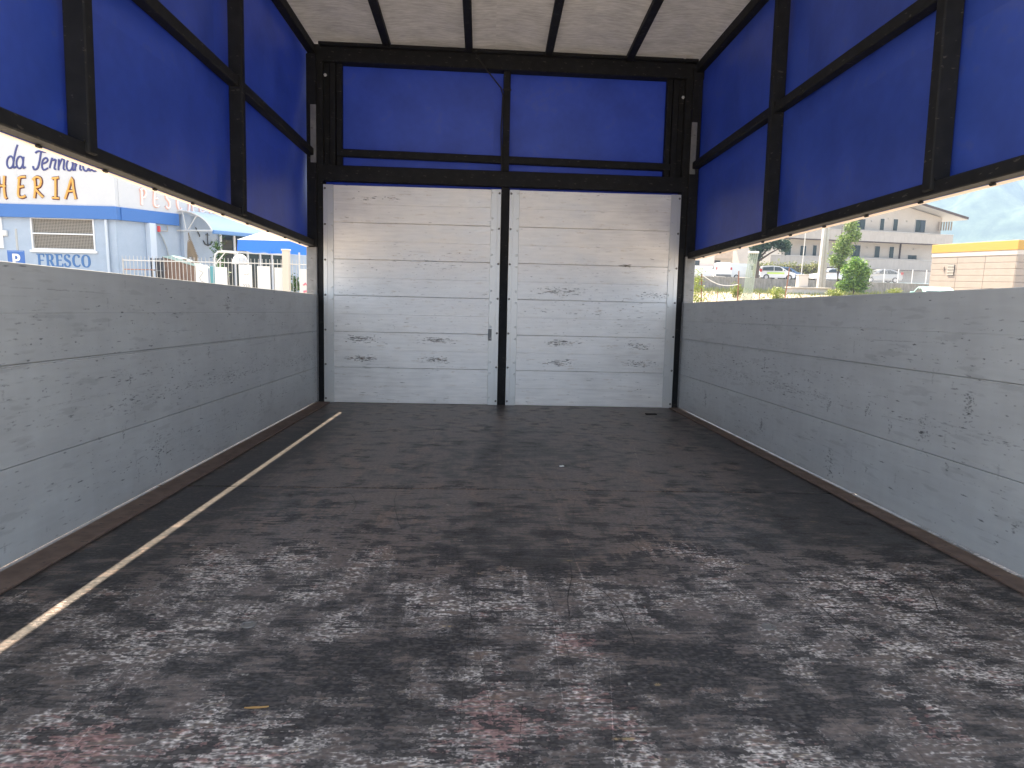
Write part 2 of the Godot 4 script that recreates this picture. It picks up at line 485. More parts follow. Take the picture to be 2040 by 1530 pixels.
func board_material(seed_: int, x0: float, clusters: Array) -> StandardMaterial3D:
	var w := 1024; var h := 1024                      # 1 m by 1.2 m of bare aluminium
	var A := noise_image(w, h, seed_, 0.006, 4, 2, 1)
	var B := noise_image(w, h, seed_ + 3, 0.06, 3, 12, 1)
	var C := noise_image(w, h, seed_ + 9, 0.008, 2)
	var d := PackedByteArray(); d.resize(w * h * 3)
	var r := PackedByteArray(); r.resize(w * h)
	var hm := PackedByteArray(); hm.resize(w * h)
	var lut := []
	for q in 200:
		var g := minf(0.93, 0.85 * (1.0 + q / 400.0 - 0.25))
		lut.append(lin(g, g * 0.98, g * 0.955))
	for i in w * h:
		var k := (A[i] - 128.0) / 255.0 * 0.18 + (B[i] - 128.0) / 255.0 * 0.17 + (C[i] - 128.0) / 255.0 * 0.06
		var c: Color = lut[clampi(int((k + 0.25) * 400.0), 0, 199)]
		d[i * 3] = c.r8; d[i * 3 + 1] = c.g8; d[i * 3 + 2] = c.b8
		r[i] = int(clampf(255.0 * (0.40 + k), 50, 220))
		hm[i] = int(clampf(128.0 + (C[i] - 128.0) * 0.5 + (A[i] - 128.0) * 0.4, 0, 255))
	var rng := RandomNumberGenerator.new(); rng.seed = seed_
	var black := lin(0.06, 0.055, 0.05)
	var rust := lin(0.17, 0.11, 0.07)
	var tan_ := lin(0.42, 0.35, 0.27)
	for k in 260:
		fleck(d, w, h, rng.randf() * w, rng.randf() * h, rng.randf_range(6, 40), rng.randf_range(1, 4), rng.randf_range(-0.08, 0.08), tan_, rng.randf_range(0.08, 0.3), rng)
	for k in 900:
		var py := rng.randf()
		if rng.randf() < 0.5: py = 0.35 + 0.3 * rng.randf()
		fleck(d, w, h, rng.randf() * w, py * h, 1.0 + 22.0 * pow(rng.randf(), 2.5), rng.randf_range(0.3, 0.9), rng.randf_range(-0.1, 0.1), black, rng.randf_range(0.2, 0.8), rng)
	for cl in clusters:                               # [x, y in metres from the board's corner, spread, count]
		for k in int(cl[3] * 2):
			var px: float = (cl[0] + rng.randfn() * cl[2] * 1.25) * w
			var py: float = (cl[1] + rng.randfn() * cl[2] * 0.26) / 1.2 * h
			fleck(d, w, h, px, py, 2.0 + 26.0 * pow(rng.randf(), 2.0), rng.randf_range(0.4, 1.5), rng.randf_range(-0.12, 0.12), black if rng.randf() < 0.8 else rust, rng.randf_range(0.4, 0.9), rng)
	var m := StandardMaterial3D.new()
	m.albedo_texture = to_tex(w, h, d)
	m.roughness_texture = grey_tex(w, h, r); m.roughness = 1.0; m.roughness_texture_channel = BaseMaterial3D.TEXTURE_CHANNEL_RED
	m.metallic = 0.2; m.metallic_specular = 0.5
	m.heightmap_enabled = true; m.heightmap_texture = grey_tex(w, h, hm); m.heightmap_scale = 0.12
	m.uv1_scale = Vector3(1.0, 1.0 / 1.2, 1); m.uv1_offset = Vector3(-x0, 0, 0)
	return m

func roof_material() -> StandardMaterial3D:
	var w := 1024; var h := 1024
	var B := noise_image(w, h, 91, 0.05, 4, 6, 1)
	var B2 := noise_image(w, h, 93, 0.12, 3, 5, 1)
	var A := noise_image(w, h, 97, 0.006, 4)
	var d := PackedByteArray(); d.resize(w * h * 3)
	var lut := []
	for q in 200:
		var g := clampf(0.42 * (1.0 + q / 160.0 - 0.6), 0.04, 0.9)
		lut.append(lin(g, g * 0.985, g * 0.97))
	for i in w * h:
		var k := (B[i] - 128.0) / 255.0 * 0.42 + (B2[i] - 128.0) / 255.0 * 0.30 + (A[i] - 128.0) / 255.0 * 0.22
		var c: Color = lut[clampi(int((k + 0.6) * 160.0), 0, 199)]
		d[i * 3] = c.r8; d[i * 3 + 1] = c.g8; d[i * 3 + 2] = c.b8
	var m := StandardMaterial3D.new()
	m.albedo_texture = to_tex(w, h, d)
	m.roughness = 0.85
	m.backlight_enabled = true; m.backlight = Color(0.30, 0.292, 0.288)
	m.uv1_scale = Vector3(0.9, 0.9, 1)
	return m

func tarp_material(seed_: int, r: float, g: float, b: float, glow: Color) -> StandardMaterial3D:
	var w := 512; var h := 512
	var A := noise_image(w, h, seed_, 0.008, 4)
	var B := noise_image(w, h, seed_ + 1, 0.05, 3)
	var d := PackedByteArray(); d.resize(w * h * 3)
	for i in w * h:
		var k := 1.0 + (A[i] - 128.0) / 255.0 * 0.35 + (B[i] - 128.0) / 255.0 * 0.12
		var dust := clampf((A[i] * 0.6 + B[i] * 0.4 - 165.0) / 120.0, 0.0, 0.18)
		var c := lin(lerpf(r * k, 0.12, dust), lerpf(g * k, 0.12, dust), lerpf(b * k, 0.14, dust))
		d[i * 3] = int(255.0 * c.r); d[i * 3 + 1] = int(255.0 * c.g); d[i * 3 + 2] = int(255.0 * c.b)
	var m := StandardMaterial3D.new()
	m.albedo_texture = to_tex(w, h, d)
	m.roughness = 0.42
	m.backlight_enabled = true; m.backlight = glow
	m.uv1_scale = Vector3(0.8, 0.8, 1)
	return m

func worn_paint(seed_: int, lo: Color, hi: Color, chip: Color, rough: float) -> StandardMaterial3D:
	# dark frame paint with chips
	var s := 512
	var A := noise_image(s, s, seed_, 0.02, 4)
	var B := noise_image(s, s, seed_ + 2, 0.09, 3, 4, 1)
	var d := PackedByteArray(); d.resize(s * s * 3)
	for i in s * s:
		var c := lo.lerp(hi, A[i] / 255.0)
		if B[i] > 205 and A[i] > 134: c = c.lerp(chip, 0.8)
		d[i * 3] = int(255.0 * c.r); d[i * 3 + 1] = int(255.0 * c.g); d[i * 3 + 2] = int(255.0 * c.b)
	var m := StandardMaterial3D.new()
	m.albedo_texture = to_tex(s, s, d)
	m.roughness = rough
	m.uv1_triplanar = true; m.uv1_scale = Vector3.ONE * 1.6
	return m

# ---------------------------------------------------------------- the truck
func plank_mesh(l0: float, l1: float, y0: float, y1: float, th: float, grooves: Array, xf: Transform3D, edge := 0.002) -> ArrayMesh:
	# a profiled board: length along x, face towards +z, with fine grooves pressed in
	var pr := [Vector2(y0, -edge), Vector2(y0 + edge, 0)]
	for gy in grooves:
		pr.append(Vector2(gy - 0.0016, 0)); pr.append(Vector2(gy - 0.0006, -0.001)); pr.append(Vector2(gy + 0.0006, -0.001)); pr.append(Vector2(gy + 0.0016, 0))
	pr.append(Vector2(y1 - edge, 0)); pr.append(Vector2(y1, -edge))
	var g := Geo.new()
	for i in pr.size() - 1:
		var p: Vector2 = pr[i]; var q: Vector2 = pr[i + 1]
		var d := q - p
		var nn := Vector3(0, -d.y, d.x).normalized()
		var A := Vector3(l0, p.x, p.y); var B := Vector3(l1, p.x, p.y); var C := Vector3(l1, q.x, q.y); var D := Vector3(l0, q.x, q.y)
		var m := (xf.basis * nn).normalized()
		g.tri(xf * A, xf * B, xf * C, m, Vector2(A.x, A.y), Vector2(B.x, B.y), Vector2(C.x, C.y)); g.tri(xf * A, xf * C, xf * D, m, Vector2(A.x, A.y), Vector2(C.x, C.y), Vector2(D.x, D.y))
	g.put([Vector3(l0, y0, -th), Vector3(l1, y0, -th), Vector3(l1, y1, -th), Vector3(l0, y1, -th)], Vector3(0, 0, -1), xf)
	for e in [[y0, -1.0], [y1, 1.0]]:
		g.put([Vector3(l0, e[0], -th), Vector3(l1, e[0], -th), Vector3(l1, e[0], -edge), Vector3(l0, e[0], -edge)], Vector3(0, e[1], 0), xf)
	for e in [[l0, -1.0], [l1, 1.0]]:
		g.put([Vector3(e[0], y0, -th), Vector3(e[0], y1, -th), Vector3(e[0], y1, -edge), Vector3(e[0], y0, -edge)], Vector3(e[1], 0, 0), xf)
	return g.mesh()

func sheet(nu: int, nv: int, f: Callable, uv: Callable) -> ArrayMesh:
	# a cloth over a grid: f(u, v) gives its points
	var g := Geo.new()
	var pts := []
	for j in nv + 1:
		for i in nu + 1: pts.append(f.call(float(i) / nu, float(j) / nv))
	var nr := []
	for j in nv + 1:
		for i in nu + 1:
			var a: Vector3 = pts[j * (nu + 1) + mini(i + 1, nu)] - pts[j * (nu + 1) + maxi(i - 1, 0)]
			var b: Vector3 = pts[mini(j + 1, nv) * (nu + 1) + i] - pts[maxi(j - 1, 0) * (nu + 1) + i]
			nr.append(a.cross(b).normalized())
	for j in nv:
		for i in nu:
			var k := [j * (nu + 1) + i, j * (nu + 1) + i + 1, (j + 1) * (nu + 1) + i + 1, (j + 1) * (nu + 1) + i]
			g.smooth(pts[k[0]], pts[k[1]], pts[k[2]], nr[k[0]], nr[k[1]], nr[k[2]], uv.call(pts[k[0]]), uv.call(pts[k[1]]), uv.call(pts[k[2]]))
			g.smooth(pts[k[0]], pts[k[2]], pts[k[3]], nr[k[0]], nr[k[2]], nr[k[3]], uv.call(pts[k[0]]), uv.call(pts[k[2]]), uv.call(pts[k[3]]))
	return g.mesh()

func truck():
	var T := thing("tarpaulin_truck", "truck load bed with grey aluminium side boards under a blue tarpaulin on black frame", "truck", truck_xf)
	var L := 3.3
	var XL := -0.9515
	var XR := 1.0796
	var OL := -1.005            # tarpaulin planes, just outside the boards
	var OR := 1.135
	var black := worn_paint(301, lin(0.011, 0.012, 0.014), lin(0.021, 0.022, 0.024), lin(0.10, 0.09, 0.08), 0.72)
	black.metallic_specular = 0.32
	var steel := worn_paint(311, lin(0.16, 0.165, 0.17), lin(0.24, 0.24, 0.24), lin(0.05, 0.045, 0.04), 0.55)
	var rust := worn_paint(321, lin(0.085, 0.055, 0.042), lin(0.16, 0.11, 0.085), lin(0.03, 0.025, 0.023), 0.8)
	var alu := mat(0.62, 0.62, 0.61, 0.38, 0.5)
	var rivet_m := mat(0.16, 0.15, 0.14, 0.5, 0.4)
	var hem_m := mat(0.78, 0.70, 0.62, 0.7)
	hem_m.backlight_enabled = true; hem_m.backlight = Color(1.0, 0.88, 0.76)
	var rubber := mat(0.02, 0.02, 0.02, 0.8)

	# floor: plywood sheets that meet in a joint
	var fm := floor_material()
	for s in [[0.0, 1.8640], [1.8710, L]]:
		var g := Geo.new()
		g.box(Vector3(XL - 0.03, -0.03, s[0] - (0.06 if s[0] == 0.0 else 0.0)), Vector3(XR + 0.03, 0.0, s[1]), 0.003)
		part("floor_sheet", g, fm, T)
	for x in [-0.41, 0.465]:
		for z in [0.9, 2.76]:
			var g := Geo.new()
			g.lathe([Vector2(0.013, 0.0005), Vector2(0.012, 0.002), Vector2(0.008, 0.002), Vector2(0.007, 0.0008), Vector2(0.0, 0.0008)], Vector3(x, 0, z), Basis.IDENTITY, 14)
			part("floor_screw", g, rivet_m, T)
	bx("floor_edge_angle", rust, T, Vector3(XL + 0.001, 0.0, 0.03), Vector3(-0.884, 0.007, L), 0.002)
	bx("floor_edge_angle", rust, T, Vector3(1.027, 0.0, 0.03), Vector3(XR - 0.001, 0.007, L), 0.002)

	# drop sides: three profiled planks each
	for s in 2:
		var D := Node3D.new()
		D.name = "side_board"
		T.add_child(D, true)
		var wm := wall_material(401 + s * 40, [[4.2 - 0.12, 0.27, 0.05], [4.2 - 0.30, 0.22, 0.04], [4.2 - 1.35, 0.53, 0.02], [4.2 - 1.0, 0.14, 0.03], [4.2 - 1.9, 0.1, 0.03]] if s == 0 else [[1.75, 0.07, 0.03], [1.2, 0.1, 0.015], [2.2, 0.26, 0.03], [2.35, 0.34, 0.02], [0.5, 0.12, 0.02]])
		var xf := Transform3D(Basis(Vector3(0, 0, -1), Vector3.UP, Vector3(1, 0, 0)), Vector3(XL, 0, 0)) if s == 0 else Transform3D(Basis(Vector3(0, 0, 1), Vector3.UP, Vector3(-1, 0, 0)), Vector3(XR, 0, 0))
		var l0 := 0.045; var l1 := L
		if s == 0:
			l0 = -L; l1 = -0.045
		part("plank", plank_mesh(l0, l1, 0.012, 0.1988, 0.025, [], xf, 0.0010), wm, D)
		part("plank", plank_mesh(l0, l1, 0.2002, 0.3992, 0.025, [0.3945], xf, 0.0010), wm, D)
		part("plank", plank_mesh(l0, l1, 0.4002, 0.600, 0.025, [0.5], xf, 0.0012), wm, D)
		var zx := XL if s == 0 else XR
		var sg := -1.0 if s == 0 else 1.0
		bx("end_strip", steel, D, Vector3(minf(zx - sg * 0.004, zx + sg * 0.028), 0.012, 0.018), Vector3(maxf(zx - sg * 0.004, zx + sg * 0.028), 0.604, 0.042), 0.003)
		for k in 4:
			var g := Geo.new()
			g.lathe([Vector2(0.006, 0), Vector2(0.005, 0.002), Vector2(0.0, 0.003)], Vector3(zx - sg * 0.004, 0.08 + 0.15 * k, 0.03), Basis(Vector3.BACK, sg * PI / 2), 10)
			part("rivet", g, rivet_m, D)

	# headboard: two panels of six planks with riveted edge strips, a dark post between them
	var rv := Geo.new()
	rv.lathe([Vector2(0.0062, 0), Vector2(0.0055, 0.0022), Vector2(0.003, 0.0032), Vector2(0.0, 0.0035)], Vector3.ZERO, Basis(Vector3.RIGHT, PI / 2), 10)
	var rivet_mesh := rv.mesh()
	var sets := [[-0.9224, 0.0483, [[0.21, 0.36, 0.035, 60], [0.62, 0.36, 0.035, 55], [0.21, 0.25, 0.035, 60], [0.62, 0.25, 0.035, 50], [0.3, 1.13, 0.05, 12], [0.6, 0.8, 0.12, 26]]], [0.0946, 1.0495, [[0.3, 0.36, 0.035, 45], [0.75, 0.35, 0.035, 45], [0.3, 0.25, 0.035, 50], [0.75, 0.25, 0.035, 40], [0.3, 0.65, 0.05, 50], [0.66, 0.8, 0.012, 26], [0.85, 0.64, 0.05, 30], [0.45, 0.55, 0.15, 30]]]]
	for si in 2:
		var s = sets[si]
		var D := Node3D.new()
		D.name = "headboard_panel"
		T.add_child(D, true)
		var bm := board_material(501 + si * 30, s[0], s[2])
		bx("added_light_stop", alu, D, Vector3(s[0] + 0.003, 0.002, -0.034), Vector3(s[1] - 0.003, 1.194, -0.0285))  # unseen sheet, added to stop sun leaking through the plank joints
		for k in 6:
			var y0 := 0.001 + k * 0.1992
			part("plank", plank_mesh(s[0] + 0.004, s[1] - 0.004, y0, y0 + 0.1980, 0.025, [y0 + 0.099], Transform3D(Basis.IDENTITY, Vector3(0, 0, 0)), 0.0022), bm, D)
		for e in 2:
			var x0: float = s[0] if e == 0 else s[1] - 0.056
			bx("edge_strip", alu, D, Vector3(x0, 0.0, -0.028), Vector3(x0 + 0.056, 1.1965, 0.0035), 0.0015)
			bx("edge_rib", alu, D, Vector3(x0 + (0.018 if e == 0 else 0.034), 0.0, 0.0036), Vector3(x0 + (0.022 if e == 0 else 0.038), 1.196, 0.0055), 0.0006)
			for k in 7:
				part("rivet", rivet_mesh, rivet_m, D, Vector3(x0 + (0.009 if e == 0 else 0.047), 1.175 - k * 0.192, 0.0035))
			for k in 12:
				part("rivet", rivet_mesh, alu, D, Vector3(x0 + (0.046 if e == 0 else 0.010), 1.175 - (k / 2) * 0.1992 - (0.0 if k % 2 == 0 else 0.135), 0.0035))
	bx("latch_plate", steel, T, Vector3(-0.010, 0.365, 0.0036), Vector3(0.010, 0.43, 0.0066), 0.001)
	bx("centre_post", black, T, Vector3(0.0475, 0.0, -0.06), Vector3(0.0955, 1.212, -0.012), 0.003)

	# corner posts of the headboard and the frame above it
	for s in 2:
		var sg := -1.0 if s == 0 else 1.0
		var o := OL if s == 0 else OR
		var inn := -0.925 if s == 0 else 1.052
		bx("corner_post", black, T, Vector3(minf(o, inn - sg * 0.003), 0.0, -0.075), Vector3(maxf(o, inn - sg * 0.003), 1.9 - (0.03 if s == 1 else 0.0), -0.002), 0.004)
		bx("post_flange", black, T, Vector3(minf(o, o - sg * 0.052), 0.862, -0.002), Vector3(maxf(o, o - sg * 0.052), 1.87, 0.022), 0.003)
		bx("post_sleeve", steel, T, Vector3(minf(o + sg * 0.008, o - sg * 0.05), -0.1, -0.002), Vector3(maxf(o + sg * 0.008, o - sg * 0.05), 0.858, 0.012), 0.003)
		bx("hinge_plate", steel, T, Vector3(minf(o - sg * 0.022, o - sg * 0.053), 1.305, 0.022), Vector3(maxf(o - sg * 0.022, o - sg * 0.053), 1.607 - 0.025 * s, 0.027), 0.002)
		var q := inn - sg * 0.098
		for k in 3:
			var a := lerpf(inn, q, k / 3.0) - sg * 0.003
			var b := lerpf(inn, q, (k + 1) / 3.0)
			bx("frame_channel", black, T, Vector3(minf(a, b), 1.29, -0.07), Vector3(maxf(a, b), 1.845 - 0.015 * s, -0.035 + 0.012 * (k % 2)), 0.002)
		var g := Geo.new()
		g.lathe([Vector2(0.009, 0), Vector2(0.009, 0.006), Vector2(0.0, 0.008)], Vector3(inn - sg * 0.012, 1.775 - 0.05 * s, -0.024), Basis(Vector3.RIGHT, PI / 2), 6)
		part("bolt", g, alu, T)
	var tilt := Transform3D(Basis(Vector3.BACK, -0.008), Vector3.ZERO)
	var beam := func(called: String, x0: float, x1: float, y0: float, y1: float, z0: float, z1: float, slope: float):
		var g := Geo.new()
		var mid := (x0 + x1) * 0.5
		var h := (x1 - x0) * 0.5
		g.box(Vector3(-h, y0, z0), Vector3(h, y1, z1), 0.004)
		var p := part(called, g, black, T, Vector3(mid, 0, 0))
		p.rotation.z = slope
		return p
	beam.call("header_beam", OL + 0.002, OR - 0.002, 1.213, 1.297, -0.05, -0.001, -0.004)
	beam.call("front_mid_rail", -0.875, 1.005, 1.343, 1.383, -0.065, -0.03, -0.013)
	beam.call("front_top_beam", OL + 0.003, OR - 0.003, 1.83, 1.915, -0.075, 0.0, -0.011)
	bx("front_top_lip", black, T, Vector3(OL + 0.05, 1.905, 0.0), Vector3(OR - 0.05, 1.921, 0.035), 0.003).rotation.z = -0.009
	bx("frame_upright", black, T, Vector3(0.049, 1.290, -0.062), Vector3(0.088, 1.835, -0.026), 0.003)
	var cable := Geo.new()
	cable.tube([Vector3(-0.115, 1.915, 0.03), Vector3(-0.10, 1.90, 0.004), Vector3(-0.08, 1.87, 0.004), Vector3(-0.02, 1.80, -0.01), Vector3(0.035, 1.74, -0.02), Vector3(0.047, 1.70, -0.022), Vector3(0.044, 1.60, -0.022), Vector3(0.040, 1.5, -0.022), Vector3(0.046, 1.38, -0.022), Vector3(0.048, 1.30, -0.02)], 0.0045, 6)
	part("cable", cable, rubber, T)
	var tie := Geo.new()
	tie.box(Vector3(0.044, 1.728, -0.0255), Vector3(0.092, 1.738, -0.022), 0.001)
	part("cable_tie", tie, rubber, T)

	# side frames and their cloth
	var blue_cloth := tarp_material(601, 0.044, 0.088, 0.35, Color(0.085, 0.19, 0.40))
	for s in 2:
		var sg := -1.0 if s == 0 else 1.0
		var o := OL if s == 0 else OR
		var dy := 0.0 if s == 0 else -0.017
		var dz := 0.0 if s == 0 else -0.045
		var i5 := o - sg * 0.05
		var i4 := o - sg * 0.04
		for z in [1.115, 2.145]:
			bx("side_upright", black, T, Vector3(minf(o, i5), 0.872 + dy, z + dz), Vector3(maxf(o, i5), 1.885 + dy * 2.0, z + dz + 0.037), 0.003)
		bx("rear_post", black, T, Vector3(minf(o, o - sg * 0.07), -0.1, L - 0.07), Vector3(maxf(o, o - sg * 0.07), 1.93, L), 0.004)
		bx("side_mid_rail", black, T, Vector3(minf(o, i4 + sg * 0.001), 1.343 + dy * 0.6, 0.023), Vector3(maxf(o, i4 + sg * 0.001), 1.380 + dy * 0.6, L - 0.071), 0.003)
		bx("side_bottom_rail", black, T, Vector3(minf(o, i4), 0.862 + dy, 0.023), Vector3(maxf(o, i4), 0.896 + dy, L - 0.071), 0.003)
		bx("side_top_rail", black, T, Vector3(minf(o, i4 - sg * 0.001), 1.878 + dy * 2.0, 0.002), Vector3(maxf(o, i4 - sg * 0.001), 1.928 + dy * 2.0, L - 0.071), 0.004)
		for z in [1.115, 2.145]:
			for y in [[0.898 + dy, 1.0], [1.341 + dy * 0.6, -1.0], [1.382 + dy * 0.6, 1.0]]:
				var wg := Geo.new()
				wg.tube([Vector3(o - sg * 0.008, y[0], z + dz + 0.039), Vector3(o - sg * 0.042, y[0], z + dz + 0.039)], 0.004, 6)
				part("weld_bead", wg, black, T)
		var rng := RandomNumberGenerator.new(); rng.seed = 77 + s
		var ph := rng.randf() * 6.0
		var f := func(u: float, v: float) -> Vector3:
			var z := lerpf(-0.09, L, u)
			return Vector3(o + sg * (0.010 + 0.008 * sin(z * 5.7 + ph + v * 1.5) * sin(v * PI) + 0.003 * sin(z * 17.0 + v * 11.0) * sin(v * PI) + 0.004 * sin(z * 2.1 + v * 7.0)* sin(v * PI)), lerpf(0.864 + dy, 1.95 + dy * 2.0, v), z)
		part("side_tarpaulin", sheet(80, 16, f, func(p: Vector3): return Vector2(p.z, p.y)), blue_cloth, T)
		var hg := Geo.new()
		hg.quad(Vector3(o + sg * 0.009, 0.8565 + dy, -0.09), Vector3(o + sg * 0.009, 0.8565 + dy, L), Vector3(o + sg * 0.009, 0.8635 + dy, L), Vector3(o + sg * 0.009, 0.8635 + dy, -0.09), Vector3(-sg, 0, 0))
		part("tarpaulin_hem", hg, hem_m, T)
		for k in 12:
			var z := 0.2 + k * 0.262
			bx("hem_button", rubber, T, Vector3(o - sg * 0.006 - 0.005, 0.855 + dy, z - 0.008), Vector3(o - sg * 0.006 + 0.004, 0.861 + dy, z + 0.008), 0.002)
	var ff := func(u: float, v: float) -> Vector3:
		return Vector3(lerpf(OL - 0.004, OR + 0.004, u), lerpf(0.9, 1.94 - 0.03 * u, v), -0.092 + 0.006 * sin(u * 11.0) * sin(v * 3.1))
	part("front_tarpaulin", sheet(48, 16, ff, func(p: Vector3): return Vector2(p.x, p.y)), blue_cloth, T)

	var rm := roof_material()
	# roof: pale translucent cloth on long bars
	var rf := func(u: float, v: float) -> Vector3:
		var x := lerpf(OL, OR, u)
		var z := lerpf(-0.09, L, v)
		return Vector3(x, 1.957 - 0.017 * (x - OL) + 0.006 * sin(x * 14.4 + 0.6) + 0.003 * sin(z * 9.0 + x * 3.0) + 0.002 * sin(z * 31.0 + x * 17.0), z)
	part("roof_tarpaulin", sheet(60, 80, rf, func(p: Vector3): return Vector2(p.x, p.z)), rm, T)
	var bars := [[-0.578, -0.545], [-0.141, -0.128], [0.289, 0.262], [0.728, 0.682]]
	for b in bars:
		var g := Geo.new()
		var a := Vector3(b[0], 1.936 - 0.017 * (b[0] - OL), 0.0)
		var e := Vector3(lerpf(b[0], b[1], 2.0), 1.936 - 0.017 * (b[0] - OL), L - 0.071)
		var dir := (e - a).normalized()
		g.box(Vector3(-0.02, -0.014, 0), Vector3(0.02, 0.014, a.distance_to(e)), 0.003, Transform3D(Basis(Vector3.UP.cross(dir).normalized(), Vector3.UP, dir), a))
		part("roof_bar", g, black, T)
	beam.call("rear_top_beam", OL + 0.071, OR - 0.071, 1.86, 1.94, L - 0.07, L, -0.01)
	var flap := Geo.new()                             # loose corner of the roof cloth
	flap.tri(Vector3(0.955, 1.918, 0.05), Vector3(1.07, 1.93, 0.05), Vector3(1.015, 1.893, 0.075), Vector3(0, -0.3, 1).normalized(), Vector2(0.1, 0.1), Vector2(0.2, 0.1), Vector2(0.15, 0.15))
	part("loose_cloth_corner", flap, rm, T)

	# below the bed
	for x in [-0.4, 0.45]: bx("chassis_beam", black, T, Vector3(x - 0.04, -0.30, -1.4), Vector3(x + 0.04, -0.12, L - 0.1), 0.01)
	for z in [0.2, 1.0, 1.8, 2.6, 3.2]: bx("cross_member", black, T, Vector3(XL - 0.02, -0.12, z), Vector3(XR + 0.02, -0.03, z + 0.06), 0.004)
	for z in [-1.0, 2.7]:
		for x in [-0.78, 0.90]:
			var g := Geo.new()
			g.lathe([Vector2(0.0, -0.11), Vector2(0.30, -0.11), Vector2(0.38, -0.08), Vector2(0.39, 0.0), Vector2(0.38, 0.08), Vector2(0.30, 0.11), Vector2(0.0, 0.11)], Vector3(x, -0.68, z), Basis(Vector3.BACK, PI / 2), 28)
			var wl := part("wheel", g, rubber, T)
			var h := Geo.new()
			h.lathe([Vector2(0.0, -0.115), Vector2(0.2, -0.115), Vector2(0.22, -0.10), Vector2(0.22, 0.10), Vector2(0.2, 0.115), Vector2(0.0, 0.115)], Vector3(x, -0.68, z), Basis(Vector3.BACK, PI / 2), 20)
			part("rim", h, steel, wl)
		bx("axle", black, T, Vector3(-0.7, -0.73, z - 0.04), Vector3(0.82, -0.63, z + 0.04), 0.01)

	# litter on the bed
	var strip := thing("rubber_scrap", "small flat black scrap lying on the bed floor near the headboard", "scrap", truck_xf * Transform3D(Basis(Vector3.UP, 0.08), Vector3(0.865, 0.0005, 0.275)))
	bx("scrap_body", rubber, strip, Vector3(-0.03, 0, -0.012), Vector3(0.03, 0.006, 0.012), 0.002)
	var chip := thing("paper_scrap", "tiny white paper scrap lying on the dark bed floor", "scrap", truck_xf * Transform3D(Basis(Vector3.UP, 0.5), Vector3(0.245, 0.0005, 1.55)))
	bx("scrap_body", mat(0.75, 0.75, 0.72), chip, Vector3(-0.008, 0, -0.005), Vector3(0.008, 0.003, 0.005), 0.001)
	var leaf := thing("wood_splinter", "thin ochre wood splinter lying on the worn bed floor", "splinter", truck_xf * Transform3D(Basis(Vector3.UP, 0.1), Vector3(-0.318, 0.0005, 3.0)))
	var lg := Geo.new()
	lg.prism(PackedVector2Array([Vector2(-0.016, 0.0006), Vector2(-0.005, 0.0016), Vector2(0.004, 0.0009), Vector2(0.015, 0.0012), Vector2(0.012, -0.0008), Vector2(0.001, -0.0014), Vector2(-0.010, -0.0006)]), 0.0, 0.0015, Transform3D(Basis(Vector3.RIGHT, -PI / 2), Vector3.ZERO))
	part("splinter_body", lg, mat(0.35, 0.2, 0.07), leaf)
